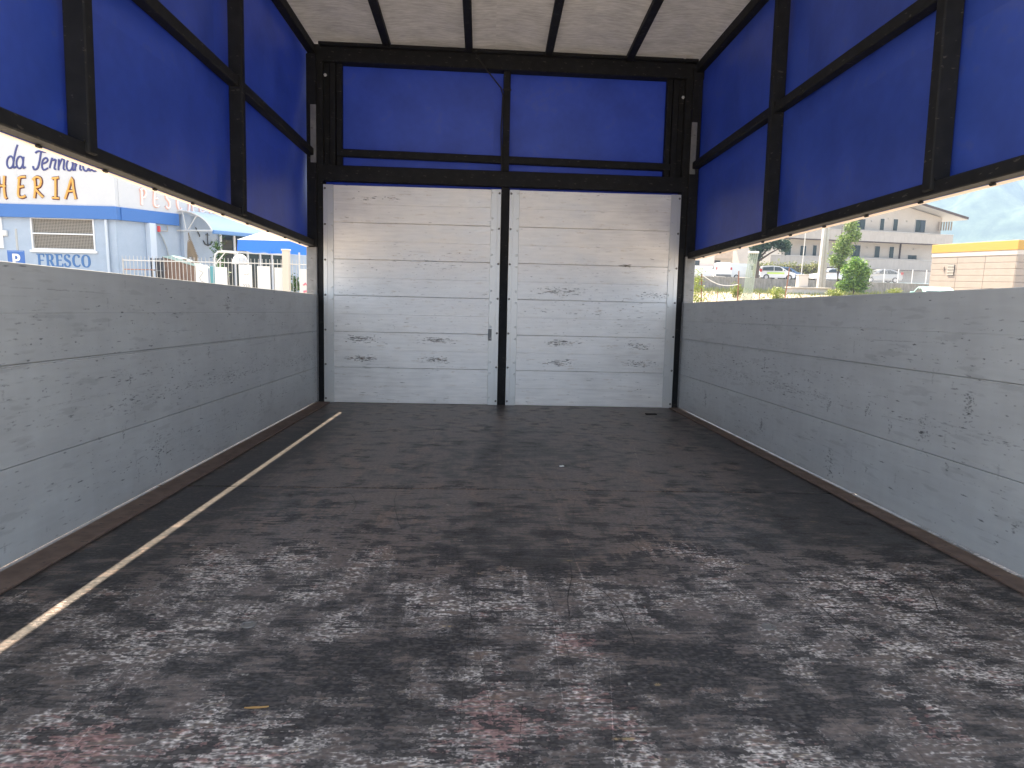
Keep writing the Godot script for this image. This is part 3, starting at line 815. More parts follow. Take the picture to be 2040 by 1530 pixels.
# ---------------------------------------------------------------- setting
func setting():
	M.yard = grained(1001, lin(0.38, 0.335, 0.275), lin(0.50, 0.445, 0.375), 0.03, 0.35, 0.9)
	M.dirt = grained(1011, lin(0.26, 0.20, 0.13), lin(0.40, 0.34, 0.25), 0.02, 0.12, 0.95)
	M.concrete = grained(1021, lin(0.16, 0.155, 0.14), lin(0.36, 0.35, 0.33), 0.02, 0.3, 0.9, 1, 3)
	M.pale_concrete = grained(1031, lin(0.42, 0.41, 0.39), lin(0.55, 0.54, 0.52), 0.02, 0.3, 0.85)
	M.leaf = leaf_mat()
	M.bark = grained(1041, lin(0.06, 0.045, 0.035), lin(0.15, 0.12, 0.10), 0.04, 1.0, 0.9, 1, 4)
	M.glass = mat(0.03, 0.04, 0.045, 0.08)
	M.white = mat(0.62, 0.62, 0.60, 0.6)
	M.tyre = mat(0.02, 0.02, 0.02, 0.8)
	M.rim = mat(0.4, 0.4, 0.41, 0.35, 0.7)
	# ground: one sheet to the horizon, finer near the truck
	var g := Geo.new()
	var xs := []
	for k in 49: xs.append(pow(absf(k - 24) / 24.0, 2.6) * 2500.0 * signf(k - 24) + (k - 24) * 1.6)
	for i in 48:
		for j in 48:
			var q := []
			for o in [[0, 0], [1, 0], [1, 1], [0, 1]]:
				var x: float = xs[i + o[0]]; var z: float = xs[j + o[1]]
				q.append(Vector3(x, ground_y(x, z), z))
			g.tri(q[0], q[1], q[2], Vector3.UP); g.tri(q[0], q[2], q[3], Vector3.UP)
	struct("ground", g, M.dirt)
	# concrete yard round the truck and in front of the shop
	var y := Geo.new()
	for i in 50:
		for j in 80:
			var q := []
			for o in [[0, 0], [1, 0], [1, 1], [0, 1]]:
				var x: float = -40.0 + (i + o[0]) * 1.1; var z: float = -55.0 + (j + o[1]) * 1.1
				q.append(Vector3(x, ground_y(x, z) + 0.02, z))
			y.tri(q[0], q[1], q[2], Vector3.UP); y.tri(q[0], q[2], q[3], Vector3.UP)
	struct("concrete_yard", y, M.yard)
	# wooded mountain far off
	var f := FastNoiseLite.new(); f.seed = 9; f.frequency = 0.0016; f.fractal_octaves = 6
	var mt := Geo.new()
	var na := 150; var nr := 70
	var pt := func(i: int, j: int) -> Vector3:
		var az := deg_to_rad(lerpf(8.0, 75.0, float(i) / na))
		var r := lerpf(900.0, 2600.0, float(j) / nr)
		var x := sin(az) * r; var z := -cos(az) * r
		var up := float(j) / nr
		var h := 430.0 * smoothstep(0.0, 1.0, up) * (0.75 + 0.35 * smoothstep(15.0, 45.0, rad_to_deg(az))) + f.get_noise_2d(x, z) * 190.0 * smoothstep(0.0, 0.4, up)
		return Vector3(x, h - 4.0, z)
	for i in na:
		for j in nr:
			var a: Vector3 = pt.call(i, j); var b: Vector3 = pt.call(i + 1, j); var c: Vector3 = pt.call(i + 1, j + 1); var d: Vector3 = pt.call(i, j + 1)
			var q := [[i, j], [i + 1, j], [i + 1, j + 1], [i, j + 1]]
			var nr_ := []
			for w in q: nr_.append(((pt.call(w[0] + 1, w[1]) as Vector3) - pt.call(w[0] - 1, w[1])).cross((pt.call(w[0], w[1] - 1) as Vector3) - pt.call(w[0], w[1] + 1)).normalized() * -1.0)
			for w in 4:
				if nr_[w].y < 0: nr_[w] = -nr_[w]
			mt.smooth(a, b, c, nr_[0], nr_[1], nr_[2]); mt.smooth(a, c, d, nr_[0], nr_[2], nr_[3])
	var mm := grained(1051, lin(0.0, 0.006, 0.0), lin(0.26, 0.33, 0.19), 0.025, 0.003, 1.0)
	struct("mountain", mt, mm)

func leaf_mat() -> StandardMaterial3D:
	var m := StandardMaterial3D.new()
	m.vertex_color_use_as_albedo = true
	m.roughness = 0.6
	m.backlight_enabled = true; m.backlight = Color(0.45, 0.6, 0.2)
	return m

func foliage(blobs: Array, count: int, leaf: float, dark: Color, light: Color, seed_: int) -> Geo:
	# blobs: [centre, radius as Vector3]; leaves gather in small clumps near the blobs' skins
	var rng := RandomNumberGenerator.new(); rng.seed = seed_
	var g := Geo.new()
	var per := 9
	for k in count / per:
		var b = blobs[rng.randi() % blobs.size()]
		var d := Vector3(rng.randfn(), rng.randfn(), rng.randfn()).normalized()
		var c: Vector3 = b[0] + d * b[1] * pow(rng.randf(), 0.45) * (1.0 if rng.randf() < 0.8 else 1.22)
		var tone := rng.randf()
		for q in per:
			var p := c + Vector3(rng.randfn(), rng.randfn(), rng.randfn()) * leaf * 1.1
			var u := Vector3(rng.randfn(), rng.randfn() * 0.6, rng.randfn()).normalized()
			var w := u.cross(Vector3(rng.randfn(), rng.randfn(), rng.randfn())).normalized()
			g.col = dark.lerp(light, clampf(tone * 0.7 + rng.randf() * 0.3, 0, 1))
			var s := leaf * rng.randf_range(0.6, 1.2)
			var nn := u.cross(w)
			g.tri(p - u * s, p + w * s * 0.45, p + u * s, nn); g.tri(p - u * s, p + u * s, p - w * s * 0.45, nn)
	return g

# ---------------------------------------------------------------- lettering, drawn as strokes of a brush
func glyph(ch: String) -> Array:
	var r := func(cx: float, cy: float, rx: float, ry: float, a0: float, a1: float) -> Array:
		var o := []
		for k in 11:
			var a := deg_to_rad(lerpf(a0, a1, k / 10.0))
			o.append(Vector2(cx + cos(a) * rx, cy + sin(a) * ry))
		return o
	match ch:
		"H": return [[Vector2(0, 0.98), Vector2(0.1, 1.0), Vector2(0.12, 0.5), Vector2(0.04, 0)], [Vector2(0.55, 1.02), Vector2(0.5, 0.5), Vector2(0.56, 0.0), Vector2(0.66, 0.02)], [Vector2(-0.05, 0.48), Vector2(0.3, 0.55), Vector2(0.62, 0.52)]]
		"E": return [[Vector2(0.62, 1.0), Vector2(0.3, 0.98), Vector2(0.1, 0.9)], [Vector2(0.2, 0.96), Vector2(0.12, 0.5), Vector2(0.1, 0.1), Vector2(0.35, 0.02), Vector2(0.58, 0.1)], [Vector2(0.12, 0.5), Vector2(0.48, 0.55)]]
		"R": return [[Vector2(0.12, 0.95), Vector2(0.16, 0.5), Vector2(0.08, 0.0)], [Vector2(0.0, 0.86), Vector2(0.25, 1.0), Vector2(0.5, 0.95), Vector2(0.56, 0.75), Vector2(0.42, 0.55), Vector2(0.16, 0.48), Vector2(0.4, 0.25), Vector2(0.68, 0.05)]]
		"I": return [[Vector2(0.05, 0.95), Vector2(0.5, 1.0)], [Vector2(0.28, 0.97), Vector2(0.26, 0.04)], [Vector2(0.02, 0.04), Vector2(0.5, 0.02)]]
		"A": return [[Vector2(-0.02, 0.0), Vector2(0.2, 0.45), Vector2(0.46, 1.0), Vector2(0.56, 0.5), Vector2(0.7, 0.0)], [Vector2(0.1, 0.36), Vector2(0.62, 0.4)]]
		"P": return [[Vector2(0.12, 0.95), Vector2(0.14, 0.5), Vector2(0.1, 0.0)], [Vector2(0.0, 0.88), Vector2(0.28, 1.0), Vector2(0.52, 0.92), Vector2(0.56, 0.7), Vector2(0.4, 0.5), Vector2(0.14, 0.45)]]
		"S": return [[Vector2(0.5, 0.9), Vector2(0.3, 1.0), Vector2(0.1, 0.85), Vector2(0.15, 0.62), Vector2(0.42, 0.42), Vector2(0.48, 0.18), Vector2(0.28, 0.0), Vector2(0.02, 0.12)]]
		"C": return [r.call(0.32, 0.5, 0.3, 0.5, 55, 310)]
		"d": return [r.call(0.25, 0.28, 0.22, 0.28, 40, 400), [Vector2(0.66, 1.1), Vector2(0.55, 0.8), Vector2(0.47, 0.3), Vector2(0.5, 0.02), Vector2(0.66, 0.08)]]
		"a": return [r.call(0.25, 0.28, 0.22, 0.28, 40, 400), [Vector2(0.48, 0.55), Vector2(0.47, 0.2), Vector2(0.52, 0.02), Vector2(0.66, 0.08)]]
		"o": return [r.call(0.27, 0.28, 0.24, 0.28, 0, 360), [Vector2(0.45, 0.5), Vector2(0.62, 0.46)]]
		"F": return [[Vector2(0.05, 0.92), Vector2(0.3, 1.02), Vector2(0.8, 0.98), Vector2(0.95, 1.06)], [Vector2(0.5, 0.98), Vector2(0.42, 0.4), Vector2(0.3, 0.06), Vector2(0.05, 0.0), Vector2(-0.06, 0.18)]]
		"e": return [[Vector2(0.06, 0.3), Vector2(0.3, 0.36), Vector2(0.44, 0.48), Vector2(0.3, 0.6), Vector2(0.1, 0.48), Vector2(0.06, 0.2), Vector2(0.2, 0.0), Vector2(0.5, 0.1)]]
		"r": return [[Vector2(0.02, 0.1), Vector2(0.15, 0.6), Vector2(0.2, 0.48), Vector2(0.42, 0.52), Vector2(0.36, 0.1), Vector2(0.5, 0.05)]]
		"n": return [[Vector2(0.04, 0.55), Vector2(0.08, 0.0)], [Vector2(0.08, 0.2), Vector2(0.25, 0.55), Vector2(0.42, 0.5), Vector2(0.42, 0.1), Vector2(0.56, 0.04)]]
	return []

func lettering(parent: Node, text: String, x: float, y: float, h: float, step: float, r: float, z: float, m: Material, slant: float, m2: Material = null, r2 := 0.0):
	for k in text.length():
		var ch := text[k]
		var gl := glyph(ch)
		if gl.is_empty():
			x += step * 0.7
			continue
		for layer in 2:
			if layer == 1 and m2 == null: continue
			var g := Geo.new()
			for st in gl:
				var path := []
				for p in st: path.append(Vector3(x + (p.x + p.y * slant) * h * 0.72, y + p.y * h, z + layer * r * 0.9))
				# round out the corners of the stroke
				var sm := []
				for i in path.size() - 1:
					for j in 3:
						var p0: Vector3 = path[maxi(i - 1, 0)]; var p3: Vector3 = path[mini(i + 2, path.size() - 1)]
						sm.append(path[i].cubic_interpolate(path[i + 1], p0, p3, j / 3.0))
				sm.append(path[-1])
				g.tube(sm, r if layer == 0 else r2, 6)
			part("letter" if layer == 0 else "letter_face", g, m if layer == 0 else m2, parent)
		x += step

# ---------------------------------------------------------------- the fish shop
var F1: Transform3D
var F2: Transform3D
var FF: Transform3D

func shop():
	F1 = frame_at(P(230, 438, 24.0), flat_right())
	F1.origin.y = 0.0
	var al := flat_right().rotated(Vector3.UP, deg_to_rad(90.0 - 19.4))
	F2 = frame_at(F1.origin, al)
	var paint := grained(1101, lin(0.33, 0.40, 0.49), lin(0.41, 0.48, 0.57), 0.015, 0.25, 0.8)
	var sign_m := grained(1111, lin(0.50, 0.515, 0.535), lin(0.58, 0.59, 0.61), 0.01, 0.2, 0.6)
	var blue := mat(0.045, 0.15, 0.42, 0.5)
	var frame_m := mat(0.7, 0.71, 0.72, 0.5)
	var S := thing("fish_shop", "pale blue shop building with painted lettering above a blue fascia", "shop", F1)
	var c0 := on(F1, 230, 438)
	var top := on(F1, 230, 200).y
	var fb := on(F1, 230, 438).y
	var ft := on(F1, 230, 412).y
	# front wall round its window opening
	var w0 := on(F1, 65, 497); var w1 := on(F1, 187, 435)
	bx("front_wall", paint, S, Vector3(-14.0, -0.3, -0.3), Vector3(w0.x, fb, 0.0))
	bx("front_wall", paint, S, Vector3(w1.x, -0.3, -0.3), Vector3(0.0, fb, 0.0))
	bx("front_wall", paint, S, Vector3(w0.x, -0.3, -0.3), Vector3(w1.x, w0.y, 0.0))
	bx("front_wall", paint, S, Vector3(w0.x, w1.y, -0.3), Vector3(w1.x, fb, 0.0))
	bx("sign_wall", sign_m, S, Vector3(-14.0, ft, -0.3), Vector3(0.10, top, 0.10))
	bx("fascia", blue, S, Vector3(-14.0, fb, -0.3), Vector3(0.14, ft, 0.16), 0.01)
	bx("panel_joint", mat(0.5, 0.52, 0.55), S, Vector3(on(F1, 33, 300).x, ft, 0.1), Vector3(on(F1, 33.6, 300).x, top, 0.104))
	# window with a wire grille
	var W := bx("window", mat(0.09, 0.075, 0.06, 0.5), S, Vector3(w0.x, w0.y, -0.2), Vector3(w1.x, w1.y, -0.15))
	var fr := 0.055
	bx("frame_rail", frame_m, W, Vector3(w0.x, w0.y, -0.06), Vector3(w1.x, w0.y + fr, 0.03), 0.005)
	bx("frame_rail", frame_m, W, Vector3(w0.x, w1.y - fr, -0.06), Vector3(w1.x, w1.y, 0.03), 0.005)
	bx("frame_rail", frame_m, W, Vector3(w0.x + fr, (w0.y + w1.y) * 0.5 - 0.025, -0.055), Vector3(w1.x - fr, (w0.y + w1.y) * 0.5 + 0.025, 0.028), 0.005)
	bx("frame_stile", frame_m, W, Vector3(w0.x, w0.y + fr, -0.06), Vector3(w0.x + fr, w1.y - fr, 0.03), 0.005)
	bx("frame_stile", frame_m, W, Vector3(w1.x - fr, w0.y + fr, -0.06), Vector3(w1.x, w1.y - fr, 0.03), 0.005)
	var wire := mat(0.42, 0.39, 0.34, 0.6)
	for k in 40:
		var x := lerpf(w0.x + fr, w1.x - fr, (k + 0.5) / 40.0)
		bx("grille_wire", wire, W, Vector3(x - 0.006, w0.y + fr, -0.04), Vector3(x + 0.006, w1.y - fr, -0.028))
	for k in 20:
		var y := lerpf(w0.y + fr, w1.y - fr, (k + 0.5) / 20.0)
		bx("grille_wire", wire, W, Vector3(w0.x + fr, y - 0.006, -0.027), Vector3(w1.x - fr, y + 0.006, -0.016))
	bx("window_sill", frame_m, S, Vector3(w0.x - 0.07, w0.y - 0.09, 0.0), Vector3(w1.x + 0.07, w0.y - 0.002, 0.07), 0.01)
	pane("window", frame_m, S, F1, -60, 433, 2, 493, 0.0, 0.05, 0.01)
	pane("wall_lamp", M.white, S, F1, 4, 458, 12, 470, 0.0, 0.10, 0.02)
	var dp := Geo.new()
	var d0 := on(F1, 213, 438).x
	dp.tube([Vector3(d0, fb, 0.08), Vector3(d0, -0.2, 0.08)], 0.05, 10)
	part("drain_pipe", dp, mat(0.52, 0.58, 0.64, 0.5), S)
	# painted words
	var navy := mat(0.05, 0.06, 0.20, 0.6)
	var orange := mat(0.72, 0.38, 0.09, 0.6)
	var maroon := mat(0.10, 0.03, 0.03, 0.6)
	var p := on(F1, 12.5, 335, 0.1); var q := on(F1, 12.5, 289, 0.1)
	var hh := (q.y - p.y) * 0.93
	var sl := on(F1, 64, 335, 0.1).x
	lettering(S, "o", on(F1, -22, 335, 0.1).x, p.y, hh, 0.34, 0.034, 0.1, navy, 0.22)
	lettering(S, "da", p.x, p.y, hh, hh * 0.46, 0.034, 0.1, navy, 0.22)
	lettering(S, "F", sl + 0.05, p.y - 0.02, hh * 0.84, hh * 0.62, 0.036, 0.1, navy, 0.22)
	lettering(S, "ernando", sl + hh * 0.42, p.y - 0.03, hh * 0.95, hh * 0.40, 0.034, 0.1, navy, 0.22)
	p = on(F1, -3, 393, 0.1); q = on(F1, -3, 351, 0.1)
	var st := on(F1, 35, 393, 0.1).x - p.x
	var lx := on(F1, -3, 393, 0.1).x
	for it in [["C", -41.0], ["H", -5.0], ["E", 35.0], ["R", 67.0], ["I", 104.0], ["A", 131.0]]:
		lettering(S, it[0], on(F1, it[1], 393, 0.1).x, p.y, q.y - p.y, st, 0.070, 0.07, maroon, 0.08, orange, 0.036)
	var tm := TextMesh.new()
	var sf := SystemFont.new()
	sf.font_names = PackedStringArray(["Droid Serif"]); sf.font_weight = 700
	tm.font = sf; tm.text = "FRESCO"; tm.font_size = 64; tm.depth = 0.02
	var a := on(F1, 75, 531); var b := on(F1, 180, 508)
	tm.pixel_size = 0.01
	var ab := tm.get_aabb()
	var word := part("painted_word", tm, mat(0.06, 0.16, 0.36, 0.6), S, Vector3((a.x + b.x) * 0.5, (a.y + b.y) * 0.5, 0.006))
	word.scale = Vector3((b.x - a.x) / ab.size.x, (b.y - a.y) / ab.size.y, 1.0)

	# side wing that runs back from the corner
	var Z := Node3D.new()
	Z.name = "side_wing"
	S.add_child(Z); Z.transform = F1.affine_inverse() * F2
	var side_len := 16.0
	bx("side_wall", paint, Z, Vector3(0.02, -0.3, -0.3), Vector3(side_len, 3.9, -0.02))
	bx("sign_wall", sign_m, Z, Vector3(0.12, ft, -0.28), Vector3(side_len, top, 0.08))
	bx("fascia", blue, Z, Vector3(0.15, fb, -0.28), Vector3(on(F2, 351, 420).x, ft, 0.13), 0.01)
	var pink := mat(0.78, 0.45, 0.36, 0.7)
	p = on(F2, 279, 405, 0.08); q = on(F2, 279, 372, 0.08)
	lettering(Z, "PESCHERIA", p.x, p.y - 0.06, (q.y - p.y) * 1.0, 0.56, 0.05, 0.08, pink, 0.0, mat(0.80, 0.72, 0.70), 0.032)
	var col := on(F2, 298, 480).x
	bx("column", mat(0.55, 0.62, 0.70, 0.7), Z, Vector3(col - 0.14, -0.2, -0.02), Vector3(col + 0.14, fb, 0.2), 0.01)
	var col2 := on(F2, 362, 480).x
	bx("column", mat(0.40, 0.46, 0.54, 0.7), Z, Vector3(col2 - 0.05, -0.2, -0.02), Vector3(col2 + 0.35, 3.85, 0.16), 0.01)
	# curved canopy over the entrance
	var c_in := on(F2, 351, 418)
	var ch := c_in.y; var x0 := c_in.x; var x1 := 9.5
	var cw := 1.65; var drop := 0.78
	var cp := mat(0.55, 0.68, 0.80, 0.35)
	cp.backlight_enabled = true; cp.backlight = Color(0.5, 0.6, 0.7)
	var cf := func(u: float, v: float) -> Vector3:
		var an := v * PI * 0.5 * 0.85
		return Vector3(lerpf(x0, x1, u), ch - drop * (1.0 - cos(an)) / (1.0 - cos(PI * 0.425)), 0.05 + cw * sin(an) / sin(PI * 0.425))
	part("canopy", sheet(8, 12, cf, func(pp: Vector3): return Vector2(pp.x, pp.z)), cp, Z)
	bx("canopy_gutter", mat(0.10, 0.22, 0.45, 0.5), Z, Vector3(x0, ch - drop - 0.12, cw + 0.02), Vector3(x1, ch - drop + 0.02, cw + 0.14), 0.02)
	var tr := Geo.new()
	var arc := []
	for k in 11: arc.append(cf.call(0.0, k / 10.0) + Vector3(-0.01, -0.02, 0))
	tr.tube(arc, 0.03, 6)
	tr.tube([Vector3(x0, ch - drop, 0.02), Vector3(x0, ch - drop, cw + 0.05)], 0.035, 6)
	tr.tube([Vector3(x0, ch - 0.05, 0.3), Vector3(x0, ch - drop, 0.45)], 0.02, 6)
	tr.tube([Vector3(x0, ch - drop, 0.5), Vector3(x0, ch - 0.22, 0.98)], 0.02, 6)
	part("canopy_truss", tr, M.white, Z)
	# glazed entrance below it
	var e0 := on(F2, 437, 464).x; var e1 := 9.0
	var et := on(F2, 437, 464).y
	bx("entrance_glass", M.glass, Z, Vector3(e0, 0.0, -0.03), Vector3(e1, et, 0.02))
	for k in 6:
		var x := lerpf(e0, e1, k / 5.0)
		bx("entrance_frame", frame_m, Z, Vector3(x - 0.05, 0.0, 0.02), Vector3(x + 0.05, et + 0.06, 0.08), 0.005)
	for yy in [et, et - 0.75, 0.05]:
		bx("entrance_frame", frame_m, Z, Vector3(e0 - 0.05, yy - 0.04, 0.021), Vector3(e1, yy + 0.05, 0.075), 0.005)
	# pipe bracket and hose, red-headed hand shower
	var hs := Geo.new()
	var h0 := on(F2, 314, 460); var h1 := on(F2, 334, 512)
	hs.tube([Vector3(h0.x, h0.y, 0.06), Vector3(lerpf(h0.x, h1.x, 0.4), lerpf(h0.y, h1.y, 0.3), 0.08), Vector3(lerpf(h0.x, h1.x, 0.75), lerpf(h0.y, h1.y, 0.65), 0.08), Vector3(h1.x, h1.y, 0.06)], 0.03, 6)
	part("hose", hs, mat(0.35, 0.38, 0.4), Z)
	var pb := Geo.new()
	var b0 := on(F2, 314, 459); var b1 := on(F2, 331, 450)
	pb.tube([Vector3(b0.x, b0.y, 0.06), Vector3(b1.x, b0.y, 0.06), Vector3(b1.x, b1.y, 0.06)], 0.025, 6)
	part("pipe", pb, mat(0.4, 0.38, 0.36), Z)
	var rd := on(F2, 305, 462)
	bx("alarm_box", mat(0.5, 0.05, 0.05), Z, Vector3(rd.x - 0.02, rd.y, 0.2), Vector3(rd.x + 0.08, rd.y + 0.22, 0.3), 0.02)
	# roof slab closes the building
	var roof := Geo.new()
	roof.box(Vector3(-14.0, top - 0.2, -9.0), Vector3(-0.05, top, -0.3))
	part("roof", roof, M.concrete, S)

	# things hung on the wall
	var n0 := on(F2, 372, 462, 0.1)
	var net := thing("fishing_net", "brown fishing net draped on the pale wall below the canopy", "net", F2 * Transform3D(Basis.IDENTITY, Vector3(n0.x, n0.y, 0.12)))
	var ng := Geo.new()
	var wB := on(F2, 402, 517, 0.1).x - n0.x; var hB := n0.y - on(F2, 372, 517, 0.1).y
	for k in 15:
		var u := k / 14.0
		ng.tube([Vector3(0.05 * u, 0, 0), Vector3(wB * 0.35 * u - 0.05, -hB * 0.4, 0.03), Vector3(wB * u * (1.0 - 0.25 * u) - 0.08, -hB * (1.0 - 0.12 * sin(u * 6.0)), 0.05)], 0.019, 4)
	for k in 16:
		var v := (k + 1) / 17.0
		ng.tube([Vector3(-0.06 * v, -hB * v, 0.03), Vector3(wB * 0.4 * v, -hB * v - 0.05, 0.05), Vector3(wB * v * 0.72, -hB * v + 0.05, 0.03)], 0.019, 4)
	part("netting", ng, mat(0.30, 0.24, 0.17, 0.9), net)
	var a0 := on(F2, 415, 478, 0.06)
	var anchor := thing("anchor", "small dark iron anchor hung on the pale wall", "anchor", F2 * Transform3D(Basis.IDENTITY, Vector3(a0.x, a0.y, 0.03)))
	var iron := mat(0.06, 0.065, 0.07, 0.6)
	var ag := Geo.new()
	ag.tube([Vector3(0, 0.28, 0), Vector3(0, -0.22, 0)], 0.022, 6)
	part("shank", ag, iron, anchor)
	var ag2 := Geo.new()
	ag2.tube([Vector3(-0.24, -0.04, 0), Vector3(-0.16, -0.17, 0), Vector3(0, -0.23, 0), Vector3(0.16, -0.17, 0), Vector3(0.24, -0.04, 0)], 0.026, 6)
	part("arms", ag2, iron, anchor)
	var ag3 := Geo.new()
	ag3.tube([Vector3(-0.10, 0.2, 0), Vector3(0.10, 0.2, 0)], 0.018, 6)
	part("stock", ag3, iron, anchor)
	var k0 := on(F2, 395, 461, 0.06)
	var hook := thing("boat_hook", "short dark hook hung slanting on the wall beside the anchor", "hook", F2 * Transform3D(Basis.IDENTITY, Vector3(k0.x, k0.y, 0.03)))
	var kg := Geo.new()
	kg.tube([Vector3(-0.1, 0.15, 0), Vector3(0.1, -0.16, 0), Vector3(0.07, -0.2, 0.02)], 0.022, 6)
	part("hook_rod", kg, iron, hook)

func shop_yard():
	FF = frame_at(P(245, 540, 21.5), flat_right())
	FF.origin.y = 0.0
	var galv := mat(0.48, 0.48, 0.47, 0.5, 0.3)
	var fence := thing("bar_fence", "thin galvanised bar fence standing in front of the shop yard", "fence", FF)
	var r0 := on(FF, 245, 517); var r1 := on(FF, 640, 527)
	var x1 := r1.x + 3.0
	var n := int(x1 / 0.118)
	var rail_y := on(FF, 400, 522).y
	for k in n + 1:
		var x := x1 * k / n
		var g := Geo.new()
		g.tube([Vector3(x, 0.05, 0), Vector3(x, rail_y + 0.14, 0)], 0.009, 5)
		part("bar", g, galv, fence)
	for yy in [rail_y, 0.15]: bx("rail", galv, fence, Vector3(0, yy - 0.015, -0.012), Vector3(x1, yy + 0.015, 0.012), 0.003)
	for x in [0.0, x1 * 0.33, x1 * 0.66, x1]: bx("post", galv, fence, Vector3(x - 0.02, -0.1, -0.045), Vector3(x + 0.02, rail_y + 0.05, -0.013), 0.003)
	# boards hung on the fence
	var marks := [mat(0.15, 0.17, 0.2), mat(0.5, 0.5, 0.52), mat(0.25, 0.24, 0.24), mat(0.6, 0.6, 0.58), mat(0.6, 0.6, 0.6), mat(0.7, 0.2, 0.25)]
	var spots := [[389, 414, 527, "white board with a dark wavy line hung on the bar fence"], [428, 452, 532, "white board with a faint grey sketch hung on the bar fence"], [475, 501, 527, "white board with small dark scribbled figures hung on the bar fence"], [512, 538, 530, "plain white board with one pale ring, hung on the bar fence"], [546.5, 572, 533, "plain white board with one short dash, hung beside the cream pillar"], [596, 622, 536, "white board with pink and red print hung on the bar fence"]]
	for i in spots.size():
		var s = spots[i]
		var a := on(FF, s[0], s[2], 0.03); var b := on(FF, s[1], s[2], 0.03)
		var w := b.x - a.x
		var B := thing("poster_board", s[3], "board", FF * Transform3D(Basis(Vector3.UP, 0.03 * (i % 3 - 1)), Vector3(a.x, a.y - 0.9, 0.018)), "white boards hung on the fence")
		bx("panel", M.white, B, Vector3(0, 0, 0), Vector3(w, 0.9, 0.012), 0.002)
		var g := Geo.new()
		if i == 0: g.tube([Vector3(w * 0.3, 0.72, 0.012), Vector3(w * 0.62, 0.66, 0.012), Vector3(w * 0.3, 0.5, 0.012), Vector3(w * 0.4, 0.4, 0.012), Vector3(w * 0.75, 0.34, 0.012)], 0.008, 5)
		elif i == 1: g.tube([Vector3(w * 0.5, 0.4, 0.012), Vector3(w * 0.62, 0.3, 0.012), Vector3(w * 0.75, 0.32, 0.012), Vector3(w * 0.6, 0.26, 0.012)], 0.006, 5)
		elif i == 2:
			for k in 3: g.tube([Vector3(w * (0.3 + 0.18 * k), 0.30, 0.012), Vector3(w * (0.42 + 0.18 * k), 0.25, 0.012), Vector3(w * (0.3 + 0.18 * k), 0.19, 0.012), Vector3(w * (0.4 + 0.18 * k), 0.16, 0.012)], 0.009, 5)
			g.tube([Vector3(w * 0.35, 0.62, 0.012), Vector3(w * 0.6, 0.58, 0.012), Vector3(w * 0.8, 0.63, 0.012)], 0.006, 5)
		elif i == 3:
			var ring := []
			for k in 13: ring.append(Vector3(w * 0.6 + cos(TAU * k / 12.0) * 0.03, 0.62 + sin(TAU * k / 12.0) * 0.03, 0.012))
			g.tube(ring, 0.004, 5)
		elif i == 4: g.tube([Vector3(w * 0.42, 0.74, 0.012), Vector3(w * 0.6, 0.75, 0.012)], 0.006, 5)
		else:
			g.tube([Vector3(w * 0.3, 0.4, 0.012), Vector3(w * 0.45, 0.46, 0.012), Vector3(w * 0.6, 0.4, 0.012)], 0.03, 6)
			g.tube([Vector3(w * 0.3, 0.2, 0.012), Vector3(w * 0.55, 0.22, 0.012)], 0.035, 6)
		part("mark", g, marks[i], B)
	# teal boards behind the first white one
	var tb := thing("teal_board", "narrow teal board standing behind the white boards at the fence", "board", FF * Transform3D(Basis.IDENTITY, Vector3(on(FF, 414, 530).x, 0, -0.16)))
	bx("panel", mat(0.10, 0.30, 0.36), tb, Vector3(0, 0.0, 0), Vector3(0.14, on(FF, 414, 530).y, 0.03), 0.005)
	# cream pillar
	var pa := on(FF, 567, 500); var pb := on(FF, 581, 500)
	var pil := thing("cream_pillar", "square cream pillar standing in the line of the bar fence", "pillar", FF * Transform3D(Basis.IDENTITY, Vector3((pa.x + pb.x) * 0.5, 0, 0.2)))
	bx("shaft", mat(0.55, 0.50, 0.42, 0.8), pil, Vector3(-0.10, -0.1, -0.10), Vector3(0.10, pa.y, 0.10), 0.012)
	bx("cap", mat(0.6, 0.56, 0.5, 0.8), pil, Vector3(-0.12, pa.y, -0.12), Vector3(0.12, pa.y + 0.05, 0.12), 0.012)
	# blue and white parasol
	var u0 := P(596, 505, 23.5)
	var par := thing("patio_parasol", "large square parasol with white top and blue valance", "parasol", Transform3D(frame_at(Vector3.ZERO, flat_right()).basis, Vector3(u0.x, 0, u0.z)))
	var vy := u0.y; var hw := 1.5; var vt := vy + 0.36
	var cloth := mat(0.78, 0.80, 0.82, 0.8); cloth.backlight_enabled = true; cloth.backlight = Color(0.6, 0.65, 0.7)
	var bluec := mat(0.05, 0.22, 0.62, 0.7); bluec.backlight_enabled = true; bluec.backlight = Color(0.06, 0.25, 0.7)
	var cg := Geo.new()
	var cn := [Vector3(-hw, vt, hw), Vector3(hw, vt, hw), Vector3(hw, vt, -hw), Vector3(-hw, vt, -hw)]
	for k in 4:
		var A: Vector3 = cn[k]; var B: Vector3 = cn[(k + 1) % 4]
		var ap := Vector3(0, vt + 0.72, 0)
		cg.tri(A, B, ap, (B - A).cross(ap - A).normalized() * (1.0 if (B - A).cross(ap - A).y > 0 else -1.0))
	part("canopy", cg, cloth, par)
